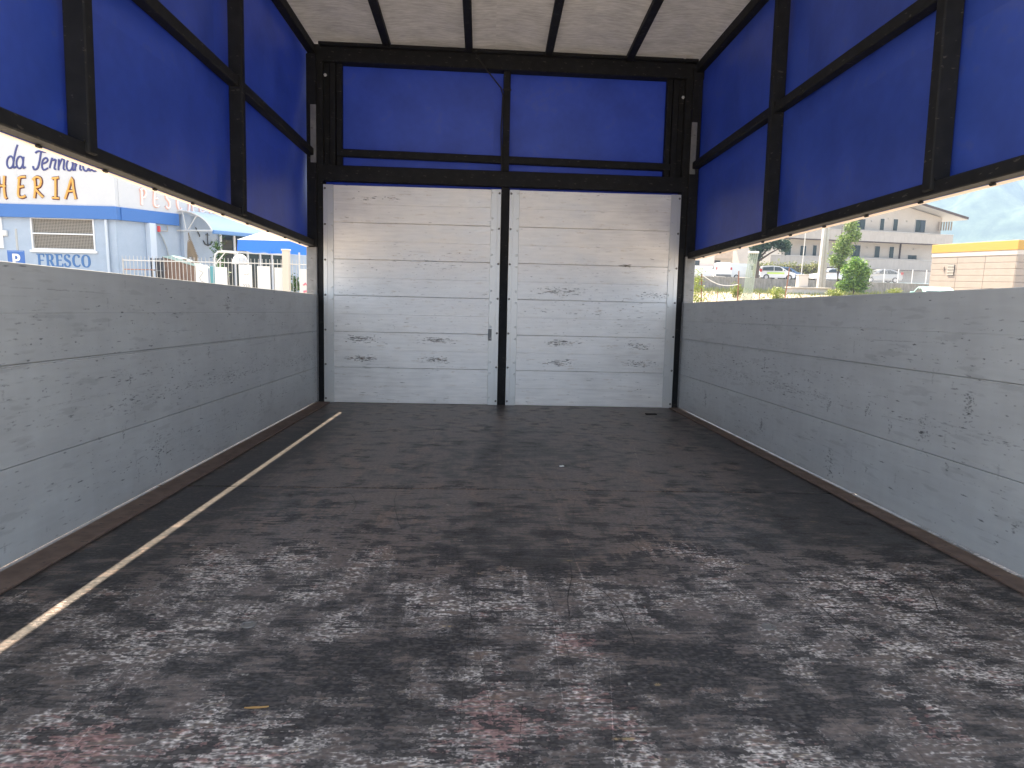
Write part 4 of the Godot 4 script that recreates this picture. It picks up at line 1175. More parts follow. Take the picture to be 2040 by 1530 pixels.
	for k in 4:
		var A: Vector3 = cn[k]; var B: Vector3 = cn[(k + 1) % 4]
		var f := func(u: float, v: float) -> Vector3:
			var pnt := A.lerp(B, u)
			return Vector3(pnt.x, lerpf(vt, vy + 0.02 * sin(u * 9.0), v), pnt.z) + Vector3(A.x + B.x, 0, A.z + B.z).normalized() * 0.03 * sin(u * 14.0) * v
		part("valance", sheet(16, 2, f, func(pp: Vector3): return Vector2(pp.x, pp.y)), bluec, par)
		bx("valance_piping", cloth, par, Vector3(minf(A.x, B.x) - 0.012, vt - 0.012, minf(A.z, B.z) - 0.012), Vector3(maxf(A.x, B.x) + 0.012, vt + 0.012, maxf(A.z, B.z) + 0.012), 0.002)
	var pg := Geo.new()
	pg.tube([Vector3(0, 0, 0), Vector3(0, vt + 0.7, 0)], 0.03, 10)
	part("pole", pg, M.white, par)
	bx("base", M.concrete, par, Vector3(-0.3, 0, -0.3), Vector3(0.3, 0.1, 0.3), 0.02)
	# arched tube with a round lamp
	var l0 := P(428, 530, 22.6)
	var lampx := Transform3D(frame_at(Vector3.ZERO, flat_right()).basis, Vector3(l0.x, 0, l0.z))
	var lamp := thing("arched_lamp", "white arched tube lamp with a round white shade beside the fence", "lamp", lampx)
	var ly := P(440, 502, 22.6).y
	var lg := Geo.new()
	lg.tube([Vector3(0, 0, 0), Vector3(0, ly - 0.25, 0), Vector3(0.03, ly - 0.08, 0), Vector3(0.13, ly, 0), Vector3(0.45, ly, 0), Vector3(0.78, ly - 0.03, 0)], 0.03, 8)
	part("arched_tube", lg, M.white, lamp)
	var lb := Geo.new()
	lb.tube([Vector3(0.02, ly - 0.4, 0), Vector3(0.35, ly - 0.02, 0)], 0.018, 6)
	part("brace", lb, M.white, lamp)
	var ls := Geo.new()
	ls.lathe([Vector2(0.0, 0.0), Vector2(0.1, -0.02), Vector2(0.2, -0.11), Vector2(0.26, -0.25), Vector2(0.27, -0.33), Vector2(0.255, -0.33), Vector2(0.0, -0.3)], Vector3(0.84, ly - 0.05, 0), Basis.IDENTITY, 20)
	part("lamp_shade", ls, M.white, lamp)
	# parking sign
	var s0 := P(33, 520, 20.0)
	var sgn := thing("parking_sign", "blue square sign with a white letter P on a grey pole", "sign", Transform3D(frame_at(Vector3.ZERO, flat_right()).basis, Vector3(s0.x, 0, s0.z)))
	var stop := P(33, 499, 20.0).y
	var ss := 0.5
	var po := Geo.new()
	po.tube([Vector3(0.03, 0, -0.04), Vector3(0.03, P(35, 456, 20.0).y, -0.04)], 0.03, 8)
	part("pole", po, mat(0.35, 0.37, 0.38, 0.5, 0.4), sgn)
	bx("sign_plate", mat(0.03, 0.11, 0.36, 0.4), sgn, Vector3(-ss * 0.5, stop - ss, -0.005), Vector3(ss * 0.5, stop, 0.01), 0.003)
	bx("sign_edge", mat(0.3, 0.4, 0.55, 0.4), sgn, Vector3(-ss * 0.5 + 0.02, stop - 0.028, 0.0102), Vector3(ss * 0.5 - 0.02, stop - 0.02, 0.012))
	var pt := TextMesh.new()
	var sf := SystemFont.new(); sf.font_names = PackedStringArray(["Droid Sans"]); sf.font_weight = 700
	pt.font = sf; pt.text = "P"; pt.font_size = 64; pt.pixel_size = 0.0075; pt.depth = 0.01
	part("letter", pt, M.white, sgn, Vector3(0, stop - ss * 0.55, 0.016))
	# things stored behind the fence
	var c0 := P(356, 540, 23.2)
	var cab := thing("brown_cabinet", "weathered brown wooden cabinet standing behind the bar fence", "cabinet", Transform3D(frame_at(Vector3.ZERO, flat_right()).basis, Vector3(c0.x, 0, c0.z)))
	var wood := grained(1201, lin(0.12, 0.075, 0.055), lin(0.24, 0.16, 0.12), 0.03, 0.9, 0.8, 1, 5)
	var cy := P(356, 512, 23.2).y
	for k in 5: bx("board", wood, cab, Vector3(-0.52 + k * 0.21, 0.02, 0), Vector3(-0.52 + k * 0.21 + 0.2, cy - 0.06 * (k / 2), 0.03), 0.004)
	bx("carcass", wood, cab, Vector3(-0.5, 0, -0.5), Vector3(0.5, cy - 0.16, -0.001), 0.01)
	var tp := Geo.new()
	tp.prism(PackedVector2Array([Vector2(-0.54, cy), Vector2(-0.2, cy + 0.04), Vector2(0.9, cy - 0.34), Vector2(0.9, cy - 0.38)]), -0.55, 0.05)
	part("sloping_cover", tp, mat(0.30, 0.42, 0.40, 0.6), cab)
	var f0 := P(314, 540, 23.0)
	var frd := thing("dark_rack", "dark metal shelf rack behind the fence beside the brown cabinet", "rack", Transform3D(frame_at(Vector3.ZERO, flat_right()).basis, Vector3(f0.x, 0, f0.z)))
	var rk := mat(0.05, 0.055, 0.065, 0.5)
	var ry := P(314, 514, 23.0).y
	for x in [-0.2, 0.2]:
		for z in [-0.3, 0.0]: bx("upright", rk, frd, Vector3(x - 0.02, 0, z - 0.02), Vector3(x + 0.02, ry, z + 0.02), 0.003)
	for k in 6: bx("shelf", mat(0.2, 0.22, 0.24), frd, Vector3(-0.2, 0.15 + k * (ry - 0.2) / 5.0, -0.3), Vector3(0.2, 0.17 + k * (ry - 0.2) / 5.0, 0.0), 0.002)
	bx("back_panel", rk, frd, Vector3(-0.2, 0.1, -0.345), Vector3(0.2, ry, -0.322))
	var t0 := P(278, 536, 22.4)
	var tbl := thing("folding_table", "small reddish-brown table top on metal legs behind the fence", "table", Transform3D(frame_at(Vector3.ZERO, flat_right()).basis, Vector3(t0.x, 0, t0.z)))
	var ty := t0.y
	bx("table_top", mat(0.36, 0.16, 0.09, 0.6), tbl, Vector3(-0.36, ty - 0.03, -0.3), Vector3(0.36, ty, 0.3), 0.008)
	for x in [-0.3, 0.3]:
		for z in [-0.25, 0.25]:
			var g := Geo.new()
			g.tube([Vector3(x, 0, z), Vector3(x, ty - 0.03, z)], 0.014, 6)
			part("leg", g, galv, tbl)
	# potted greenery by the lamp and the pillar
	var pots := [[436, 540, 22.9, 0.5, "leafy green plant in a grey pot under the arched lamp"], [586, 565, 22.8, 0.5, "low green plant in a grey pot beside the cream pillar"], [435, 500, 26.0, 1.1, "tall thin plant in a grey pot by the entrance glazing"]]
	for i in pots.size():
		var s = pots[i]
		var b := P(s[0], s[1], s[2])
		var pl := thing("potted_plant", s[4], "plant", Transform3D(Basis.IDENTITY, Vector3(b.x, 0, b.z)))
		var h: float = maxf(0.6, b.y)
		var pot := Geo.new()
		pot.lathe([Vector2(0.12, 0), Vector2(0.17, 0.3), Vector2(0.19, 0.3), Vector2(0.19, 0.34), Vector2(0.0, 0.32)], Vector3.ZERO)
		part("pot", pot, mat(0.3, 0.28, 0.26), pl)
		var stg := Geo.new(); stg.tube([Vector3(0, 0.3, 0), Vector3(0.02, h, 0)], 0.015, 5)
		part("stem", stg, M.bark, pl)
		part("foliage", foliage([[Vector3(0, h, 0), Vector3(0.22, s[3] * 0.5, 0.2)], [Vector3(0.08, h * 0.85, 0.05), Vector3(0.2, 0.3, 0.2)]], 360, 0.06, Color(0.03, 0.07, 0.02), Color(0.10, 0.18, 0.04), 60 + i), M.leaf, pl)

# ---------------------------------------------------------------- houses across the field
func houses():
	var fr := flat_right()
	var terrace_y := P(1500, 551, 72.0).y
	M["terrace_y"] = terrace_y
	# raised parking terrace behind the retaining wall
	var TF := frame_at(P(1385, 560, 72.0), fr)
	TF.origin.y = 0.0
	var tg := Geo.new()
	tg.box(Vector3(-40, -1.0, -120.0), Vector3(60, terrace_y - 0.30, -0.31), 0.0, TF)
	struct("terrace", tg, M.pale_concrete)
	var rw := thing("retaining_wall", "stained grey concrete retaining wall below the parked cars", "wall", TF)
	for k in 22:
		var x := -14.0 + k * 2.0
		bx("wall_panel", M.concrete, rw, Vector3(x, -0.5, -0.3), Vector3(x + 1.985, terrace_y + 0.02 - 0.018 * k, 0.0), 0.015)
	# the three-storey house
	var ang := deg_to_rad(90.0 - 74.6)
	var H := frame_at(P(1700, 474, 92.0), fr.rotated(Vector3.UP, ang))
	H.origin.y = 0.0
	var plaster := grained(1301, lin(0.42, 0.38, 0.335), lin(0.50, 0.455, 0.405), 0.01, 0.1, 0.85)
	var parapet := grained(1311, lin(0.34, 0.305, 0.27), lin(0.45, 0.41, 0.37), 0.03, 0.12, 0.9, 1, 6)
	var shutter := mat(0.022, 0.042, 0.045, 0.6)
	var trim := mat(0.48, 0.455, 0.42, 0.7)
	var brown := mat(0.07, 0.05, 0.045, 0.7)
	var ho := thing("apartment_house", "pale three-storey house with long balconies and dark green shutters", "house", H)
	var xl := on(H, 1553, 540, 0.0).x; var xr := on(H, 1872, 480, 0.0).x
	var eave := on(H, 1880, 434, 0.0).y
	var by := terrace_y - 0.1
	# gable front: ridge lies to the left, behind the tarpaulin
	var ridge_x := on(H, 1740, 420, 0.0).x; var ridge_y := on(H, 1815, 414, 0.0).y + (on(H, 1815, 414, 0.0).x - ridge_x) * 0.18
	var gp := Geo.new()
	gp.prism(PackedVector2Array([Vector2(xl, by), Vector2(xr, by), Vector2(xr, eave), Vector2(ridge_x, ridge_y), Vector2(xl, ridge_y - (ridge_x - xl) * 0.3)]), -11.0, 0.0)
	part("wall", gp, plaster, ho)
	var rp := Geo.new()
	var ex := xr + 2.4; var slope := (ridge_y - eave) / (xr - ridge_x)
	rp.prism(PackedVector2Array([Vector2(ridge_x, ridge_y + 0.12), Vector2(ex, eave - slope * (ex - xr) + 0.12), Vector2(ex, eave - slope * (ex - xr) + 0.36), Vector2(ridge_x, ridge_y + 0.36)]), -12.0, 1.8)
	rp.prism(PackedVector2Array([Vector2(ridge_x - 0.01, ridge_y + 0.36), Vector2(ridge_x - 0.01, ridge_y + 0.12), Vector2(xl - 1.0, ridge_y - (ridge_x - xl) * 0.3), Vector2(xl - 1.0, ridge_y - (ridge_x - xl) * 0.3 + 0.3)]), -12.0, 1.8)
	part("roof", rp, trim, ho)
	var re := Geo.new()
	re.prism(PackedVector2Array([Vector2(ridge_x, ridge_y + 0.365), Vector2(ex + 0.05, eave - slope * (ex + 0.05 - xr) + 0.365), Vector2(ex + 0.05, eave - slope * (ex + 0.05 - xr) + 0.5), Vector2(ridge_x, ridge_y + 0.5)]), -12.0, 1.86)
	re.prism(PackedVector2Array([Vector2(ridge_x, ridge_y + 0.2), Vector2(ex + 0.05, eave - slope * (ex + 0.05 - xr) + 0.2), Vector2(ex + 0.05, eave - slope * (ex + 0.05 - xr) + 0.5), Vector2(ridge_x, ridge_y + 0.5)]), 1.861, 1.95)
	part("roof_tiles", re, brown, ho)
	# balconies: slab, parapet, return wall
	var bd := 1.7
	var bal := func(u0: float, v0: float, u1: float, v1: float, h_px: float):
		var a := on(H, u0, v0, bd); var b := on(H, u1, v1, bd)
		var lo := on(H, u0, v0 + h_px, bd).y
		var B := bx("balcony", parapet, ho, Vector3(a.x, lo, bd - 0.15), Vector3(b.x, (a.y + b.y) * 0.5, bd), 0.02)
		bx("slab", trim, B, Vector3(a.x, lo - 0.02, 0.0), Vector3(b.x - 0.01, lo + 0.2, bd - 0.151))
		bx("return_wall", parapet, B, Vector3(b.x - 0.15, lo + 0.2, 0.0), Vector3(b.x, (a.y + b.y) * 0.5, bd - 0.152))
		bx("drip_edge", brown, B, Vector3(a.x - 0.01, lo - 0.12, bd - 0.5), Vector3(b.x + 0.02, lo - 0.021, bd + 0.03))
		bx("coping", trim, B, Vector3(a.x - 0.02, (a.y + b.y) * 0.5, bd - 0.19), Vector3(b.x + 0.03, (a.y + b.y) * 0.5 + 0.07, bd + 0.04), 0.01)
	bal.call(1540, 455, 1900, 465, 17.0)
	bal.call(1535, 511, 1858, 517, 18.0)
	# windows: frame, dark shutters
	var wins := [[1703, 437, 1724, 456], [1752, 436, 1762, 458], [1778, 437, 1789, 459], [1822, 439, 1844, 462], [1694, 489, 1714, 511], [1741, 491, 1753, 512.5], [1770, 492, 1781, 513.5], [1563, 491, 1576, 511], [1593, 490, 1606, 510], [1618, 489, 1627, 509], [1808, 509, 1826, 516]]
	for i in wins.size():
		var w = wins[i]
		var a := on(H, w[0], w[3]); var b := on(H, w[2], w[1])
		var N := bx("window", shutter, ho, Vector3(a.x, a.y, 0.0), Vector3(b.x, b.y, 0.03))
		bx("frame", trim, N, Vector3(a.x - 0.09, a.y - 0.06, 0.0), Vector3(a.x - 0.005, b.y + 0.09, 0.06), 0.01)
		bx("frame", trim, N, Vector3(b.x + 0.005, a.y - 0.06, 0.0), Vector3(b.x + 0.09, b.y + 0.09, 0.06), 0.01)
		bx("lintel", trim, N, Vector3(a.x - 0.004, b.y + 0.005, 0.0), Vector3(b.x + 0.004, b.y + 0.09, 0.06), 0.01)
		var leaves := 2 if b.x - a.x > 1.0 else 1
		for k in leaves:
			var sx := lerpf(a.x, b.x, float(k) / leaves); var ex2 := lerpf(a.x, b.x, float(k + 1) / leaves)
			bx("shutter", shutter if k == 0 or i % 2 == 0 else M.glass, N, Vector3(sx + 0.03, a.y + 0.03, 0.031), Vector3(ex2 - 0.03, b.y - 0.03, 0.06), 0.01)
	# wall lights and the brown down pipe
	for c in [[1737, 440], [1770, 435], [1807, 441], [1728, 493], [1820, 496]]:
		var a := on(H, c[0], c[1])
		bx("wall_light", trim, ho, Vector3(a.x - 0.12, a.y - 0.1, 0.0), Vector3(a.x + 0.12, a.y + 0.1, 0.12), 0.03)
	pane("drain_pipe", brown, ho, H, 1791, 484, 1797, 515, 0.0, 0.14, 0.03)
	# striped blind at the corner of the top balcony
	var aw := Geo.new()
	var q0 := on(H, 1871, 442, 0.4); var q1 := on(H, 1884, 460, 0.4)
	for k in 6:
		var xx := lerpf(q0.x, q1.x, k / 6.0)
		aw.box(Vector3(xx, q1.y, 0.3 + 0.2 * k), Vector3(xx + 0.12, q0.y, 0.45 + 0.2 * k))
	part("striped_blind", aw, mat(0.3, 0.25, 0.2), ho)

	# low house with tiled roof behind the vans
	var LH := frame_at(P(1440, 530, 112.0), fr)
	LH.origin.y = 0.0
	var lo_h := thing("low_house", "low pale house with a shallow roof behind the parked vans", "house", LH)
	var l0 := on(LH, 1405, 513); var l1 := on(LH, 1552, 495)
	bx("wall", plaster, lo_h, Vector3(l0.x - 10.0, terrace_y - 0.2, -8.0), Vector3(l1.x, l0.y, 0.0))
	var lr := Geo.new()
	lr.prism(PackedVector2Array([Vector2(l0.x - 11.0, l0.y - 0.1), Vector2(l1.x + 0.8, l0.y - 0.1), Vector2(l1.x + 0.8, l0.y + 0.15), Vector2(l1.x - 5.0, l1.y + 0.6), Vector2(l0.x - 11.0, l1.y + 0.6)]), -9.0, 0.6)
	part("roof", lr, grained(1321, lin(0.36, 0.29, 0.23), lin(0.50, 0.42, 0.35), 0.03, 0.1, 0.9), lo_h)
	for k in 3: bx("window", M.glass, lo_h, Vector3(l0.x + 1.5 + k * 3.2, l0.y - 1.6, 0.0), Vector3(l0.x + 2.5 + k * 3.2, l0.y - 0.4, 0.05))
	# pale pink wall at the far side of the yard
	var pw := thing("pink_house", "pale pinkish house standing behind the field by the vans", "house", frame_at(P(1395, 540, 95.0) * Vector3(1, 0, 1), fr))
	var pf := pw.transform
	var pq := on(pf, 1424, 508)
	bx("wall", mat(0.62, 0.52, 0.46, 0.9), pw, Vector3(pq.x - 9.0, terrace_y - 0.3, -7.0), Vector3(pq.x, pq.y, 0.0))
	pane("window", M.glass, pw, pf, 1381, 519, 1394, 528, 0.0, 0.05)
	pane("plinth", mat(0.6, 0.6, 0.6), pw, pf, 1376, 530, 1424, 549, 0.0, 0.3)

	# flat-roofed building with the yellow band
	var Y := frame_at(P(1857, 510, 56.0), fr.rotated(Vector3.UP, deg_to_rad(-90.0 - 5.8 + 180.0)))
	var nearer := fr.rotated(Vector3.UP, deg_to_rad(-84.2))
	Y = frame_at(Vector3(Y.origin.x, 0, Y.origin.z), nearer)
	var yb := thing("yellow_topped_building", "low flat building of pale panels with a yellow roof band", "building", Y)
	var yt := on(Y, 1860, 488).y; var ym := on(Y, 1860, 504.5).y; var yw := on(Y, 1860, 513).y
	var yx := on(Y, 2022, 540).x
	var panel_m := grained(1331, lin(0.30, 0.26, 0.23), lin(0.36, 0.315, 0.28), 0.01, 0.2, 0.7)
	bx("core", mat(0.25, 0.22, 0.2), yb, Vector3(0.05, -0.5, -9.0), Vector3(yx, yw - 0.02, -0.06))
	bx("yellow_band", mat(0.46, 0.28, 0.06, 0.5), yb, Vector3(-0.06, ym, -9.05), Vector3(yx + 0.06, yt, 0.06), 0.02)
	bx("white_band", mat(0.5, 0.47, 0.44, 0.6), yb, Vector3(-0.03, yw, -9.02), Vector3(yx + 0.03, ym - 0.005, 0.03), 0.02)
	var rows := [yw, on(Y, 1860, 525.5).y, on(Y, 1860, 537).y, on(Y, 1860, 548.5).y, on(Y, 1860, 560).y, on(Y, 1860, 572).y, on(Y, 1860, 585).y, 0.0, -0.5]
	var cuts := [0.0, on(Y, 1905, 540).x, on(Y, 1960, 540).x, yx]
	for r in rows.size() - 1:
		for c in cuts.size() - 1:
			bx("wall_panel", panel_m, yb, Vector3(cuts[c] + 0.012, rows[r + 1] + 0.014, -0.06), Vector3(cuts[c + 1] - 0.012, rows[r] - 0.014, 0.0), 0.01)
	for r in rows.size() - 1: bx("end_panel", panel_m, yb, Vector3(yx, rows[r + 1] + 0.014, -9.0), Vector3(yx + 0.06, rows[r] - 0.014, -0.01), 0.01)
	var v0 := on(Y, 1887, 548.5); var v1 := on(Y, 1903, 527)
	var vent := bx("vent", mat(0.05, 0.05, 0.05), yb, Vector3(v0.x, v0.y, 0.0), Vector3(v1.x, v1.y, 0.03))
	for k in 7:
		var yy := lerpf(v0.y, v1.y, (k + 0.5) / 7.0)
		bx("louvre", mat(0.5, 0.47, 0.43), vent, Vector3(v0.x + 0.02, yy - 0.035, 0.031), Vector3(v1.x - 0.02, yy + 0.025, 0.07), 0.005)
	pane("wall_box", panel_m, yb, Y, 1878, 531, 1880.5, 540, 0.0, 0.08, 0.02)

# ---------------------------------------------------------------- cars, plants, poles
func shell(poly: PackedVector2Array, hw: Callable) -> Geo:
	# a car body: side outline in x,y with the half width depending on height
	var g := Geo.new()
	var idx := Geometry2D.triangulate_polygon(poly)
	for s in [-1.0, 1.0]:
		for k in range(0, idx.size(), 3):
			var q := []
			for j in 3:
				var p := poly[idx[k + j]]
				q.append(Vector3(p.x, p.y, s * hw.call(p.y)))
			var nn: Vector3 = (q[1] - q[0]).cross(q[2] - q[0]).normalized()
			if nn.z * s < 0: nn = -nn
			g.tri(q[0], q[1], q[2], nn)
	var cw := 1.0 if Geometry2D.is_polygon_clockwise(poly) else -1.0
	for k in poly.size():
		var a := poly[k]; var b := poly[(k + 1) % poly.size()]
		var d := b - a
		var nn := (Vector3(-d.y, d.x, 0) * cw).normalized()
		var wa: float = hw.call(a.y); var wb: float = hw.call(b.y)
		g.quad(Vector3(a.x, a.y, -wa), Vector3(a.x, a.y, wa), Vector3(b.x, b.y, wb), Vector3(b.x, b.y, -wb), nn)
	return g

func car(called: String, label: String, group: String, xf: Transform3D, kind: String, paint: Material, stripe: Material = null):
	var C := thing(called, label, "van" if kind == "van" else "car", xf, group)
	var body: PackedVector2Array
	var cab: PackedVector2Array            # side glass outline
	var wheels := [-1.15, 1.2]
	var belt := 0.92; var top := 1.5; var half := 0.80; var L := 1.85
	if kind == "van":
		body = PackedVector2Array([Vector2(-2.3, 0.3), Vector2(-2.38, 0.6), Vector2(-2.34, 1.6), Vector2(-2.25, 1.9), Vector2(-2.0, 1.96), Vector2(0.7, 1.96), Vector2(1.0, 1.88), Vector2(1.75, 1.18), Vector2(2.3, 1.0), Vector2(2.42, 0.7), Vector2(2.4, 0.3)])
		cab = PackedVector2Array([Vector2(0.35, 1.2), Vector2(0.35, 1.75), Vector2(0.9, 1.75), Vector2(1.5, 1.2)])
		wheels = [-1.5, 1.55]; belt = 1.15; top = 1.95; half = 0.93; L = 2.4
	elif kind == "hatch":
		body = PackedVector2Array([Vector2(-1.75, 0.28), Vector2(-1.84, 0.5), Vector2(-1.8, 0.95), Vector2(-1.68, 1.40), Vector2(-1.5, 1.52), Vector2(-0.6, 1.57), Vector2(0.15, 1.52), Vector2(0.4, 1.42), Vector2(1.05, 1.0), Vector2(1.6, 0.86), Vector2(1.8, 0.68), Vector2(1.84, 0.4), Vector2(1.78, 0.28)])
		cab = PackedVector2Array([Vector2(-1.6, 1.0), Vector2(-1.52, 1.36), Vector2(-0.6, 1.45), Vector2(0.2, 1.40), Vector2(0.82, 1.0)])
	else:
		body = PackedVector2Array([Vector2(-2.0, 0.28), Vector2(-2.1, 0.55), Vector2(-2.05, 0.95), Vector2(-1.6, 1.25), Vector2(-0.9, 1.46), Vector2(0.1, 1.46), Vector2(0.45, 1.36), Vector2(1.15, 0.95), Vector2(1.85, 0.82), Vector2(2.08, 0.6), Vector2(2.1, 0.4), Vector2(2.02, 0.28)])
		cab = PackedVector2Array([Vector2(-1.6, 0.98), Vector2(-1.3, 1.22), Vector2(-0.8, 1.37), Vector2(0.1, 1.37), Vector2(0.85, 0.98)])
		wheels = [-1.3, 1.3]; top = 1.46; half = 0.85; L = 2.1
	var hw := func(y: float) -> float:
		if y < 0.5: return half - 0.05 + 0.05 * y / 0.5
		if y < belt: return half
		return half - 0.17 * pow((y - belt) / (top - belt), 1.3)
	part("body", shell(body, hw), paint, C)
	for s in [-1.0, 1.0]:
		# side glass in panes, set a touch proud of the body
		var x0 := cab[0].x; var x1 := cab[cab.size() - 1].x
		for k in 2:
			var mid := lerpf(x0, x1, 0.5)
			var clip := PackedVector2Array([Vector2(x0 - 1, 0), Vector2(mid - 0.04, 0), Vector2(mid - 0.04, 3), Vector2(x0 - 1, 3)]) if k == 0 else PackedVector2Array([Vector2(mid + 0.04, 0), Vector2(x1 + 1, 0), Vector2(x1 + 1, 3), Vector2(mid + 0.04, 3)])
			for pl in Geometry2D.intersect_polygons(cab, clip):
				var g := Geo.new()
				var idx := Geometry2D.triangulate_polygon(pl)
				for j in range(0, idx.size(), 3):
					var q := []
					for m in 3: q.append(Vector3(pl[idx[j + m]].x, pl[idx[j + m]].y, s * (hw.call(pl[idx[j + m]].y) + 0.022)))
					g.tri(q[0], q[1], q[2], Vector3(0, 0.2, s).normalized())
				part("side_window", g, M.glass, C)
		if stripe: bx("stripe", stripe, C, Vector3(-1.1, 0.66, minf(s * half, s * (half + 0.012))), Vector3(0.7, 0.84, maxf(s * half, s * (half + 0.012))))
		for x in wheels:
			var g := Geo.new()
			g.lathe([Vector2(0.0, -0.1), Vector2(0.26, -0.1), Vector2(0.305, -0.07), Vector2(0.31, 0.0), Vector2(0.305, 0.07), Vector2(0.26, 0.1), Vector2(0.0, 0.1)], Vector3(x, 0.31, s * (half - 0.06)), Basis(Vector3.RIGHT, PI / 2), 18)
			var w := part("wheel", g, M.tyre, C)
			var r := Geo.new()
			r.lathe([Vector2(0.0, -0.105), Vector2(0.19, -0.105), Vector2(0.2, -0.09), Vector2(0.2, 0.09), Vector2(0.19, 0.105), Vector2(0.0, 0.105)], Vector3(x, 0.31, s * (half - 0.06)), Basis(Vector3.RIGHT, PI / 2), 14)
			part("rim", r, M.rim, w)
		bx("tail_light", mat(0.35, 0.03, 0.03, 0.3), C, Vector3(-L - 0.02, belt - 0.05, minf(s * (half - 0.16), s * (half - 0.01))), Vector3(-L + 0.22, belt + 0.26, maxf(s * (half - 0.16), s * (half + 0.008))), 0.01)
		bx("headlight", mat(0.6, 0.62, 0.65, 0.1), C, Vector3(L - 0.22, 0.64, minf(s * (half - 0.3), s * (half - 0.02))), Vector3(L - 0.02, 0.8, maxf(s * (half - 0.3), s * (half - 0.02))), 0.02)
		bx("door_mirror", paint, C, Vector3(x1 - 0.35, belt + 0.08, minf(s * half, s * (half + 0.16))), Vector3(x1 - 0.2, belt + 0.24, maxf(s * half, s * (half + 0.16))), 0.03)
	# windscreen and rear window
	var lo := 0; var best := 0.0
	for k in body.size() - 1:
		var a := body[k]; var b := body[k + 1]
		if a.x > 0.3 and a.y > belt and a.distance_to(b) > best:
			best = a.distance_to(b); lo = k
	for e in [[body[lo], body[lo + 1], "windscreen"], [Vector2(body[2].x, belt + 0.08), body[3], "rear_window"]]:
		var a: Vector2 = e[0]; var b: Vector2 = e[1]
		var d := (b - a).normalized()
		var nn := Vector3(-d.y, d.x, 0)
		if nn.x * (1.0 if e[2] == "windscreen" else -1.0) < 0: nn = -nn
		var g := Geo.new()
		var o := nn * 0.012
		a = a.lerp(b, 0.08); b = b.lerp(a, 0.08)
		var wa: float = hw.call(a.y) - 0.1; var wb: float = hw.call(b.y) - 0.1
		g.quad(Vector3(a.x, a.y, -wa) + o, Vector3(a.x, a.y, wa) + o, Vector3(b.x, b.y, wb) + o, Vector3(b.x, b.y, -wb) + o, nn)
		part(e[2], g, M.glass, C)
	bx("bumper", mat(0.06, 0.06, 0.065, 0.6) if kind != "van" else mat(0.12, 0.12, 0.12, 0.6), C, Vector3(-L - 0.05, 0.32, -half + 0.06), Vector3(-L + 0.12, 0.56, half - 0.06), 0.03)
	return C

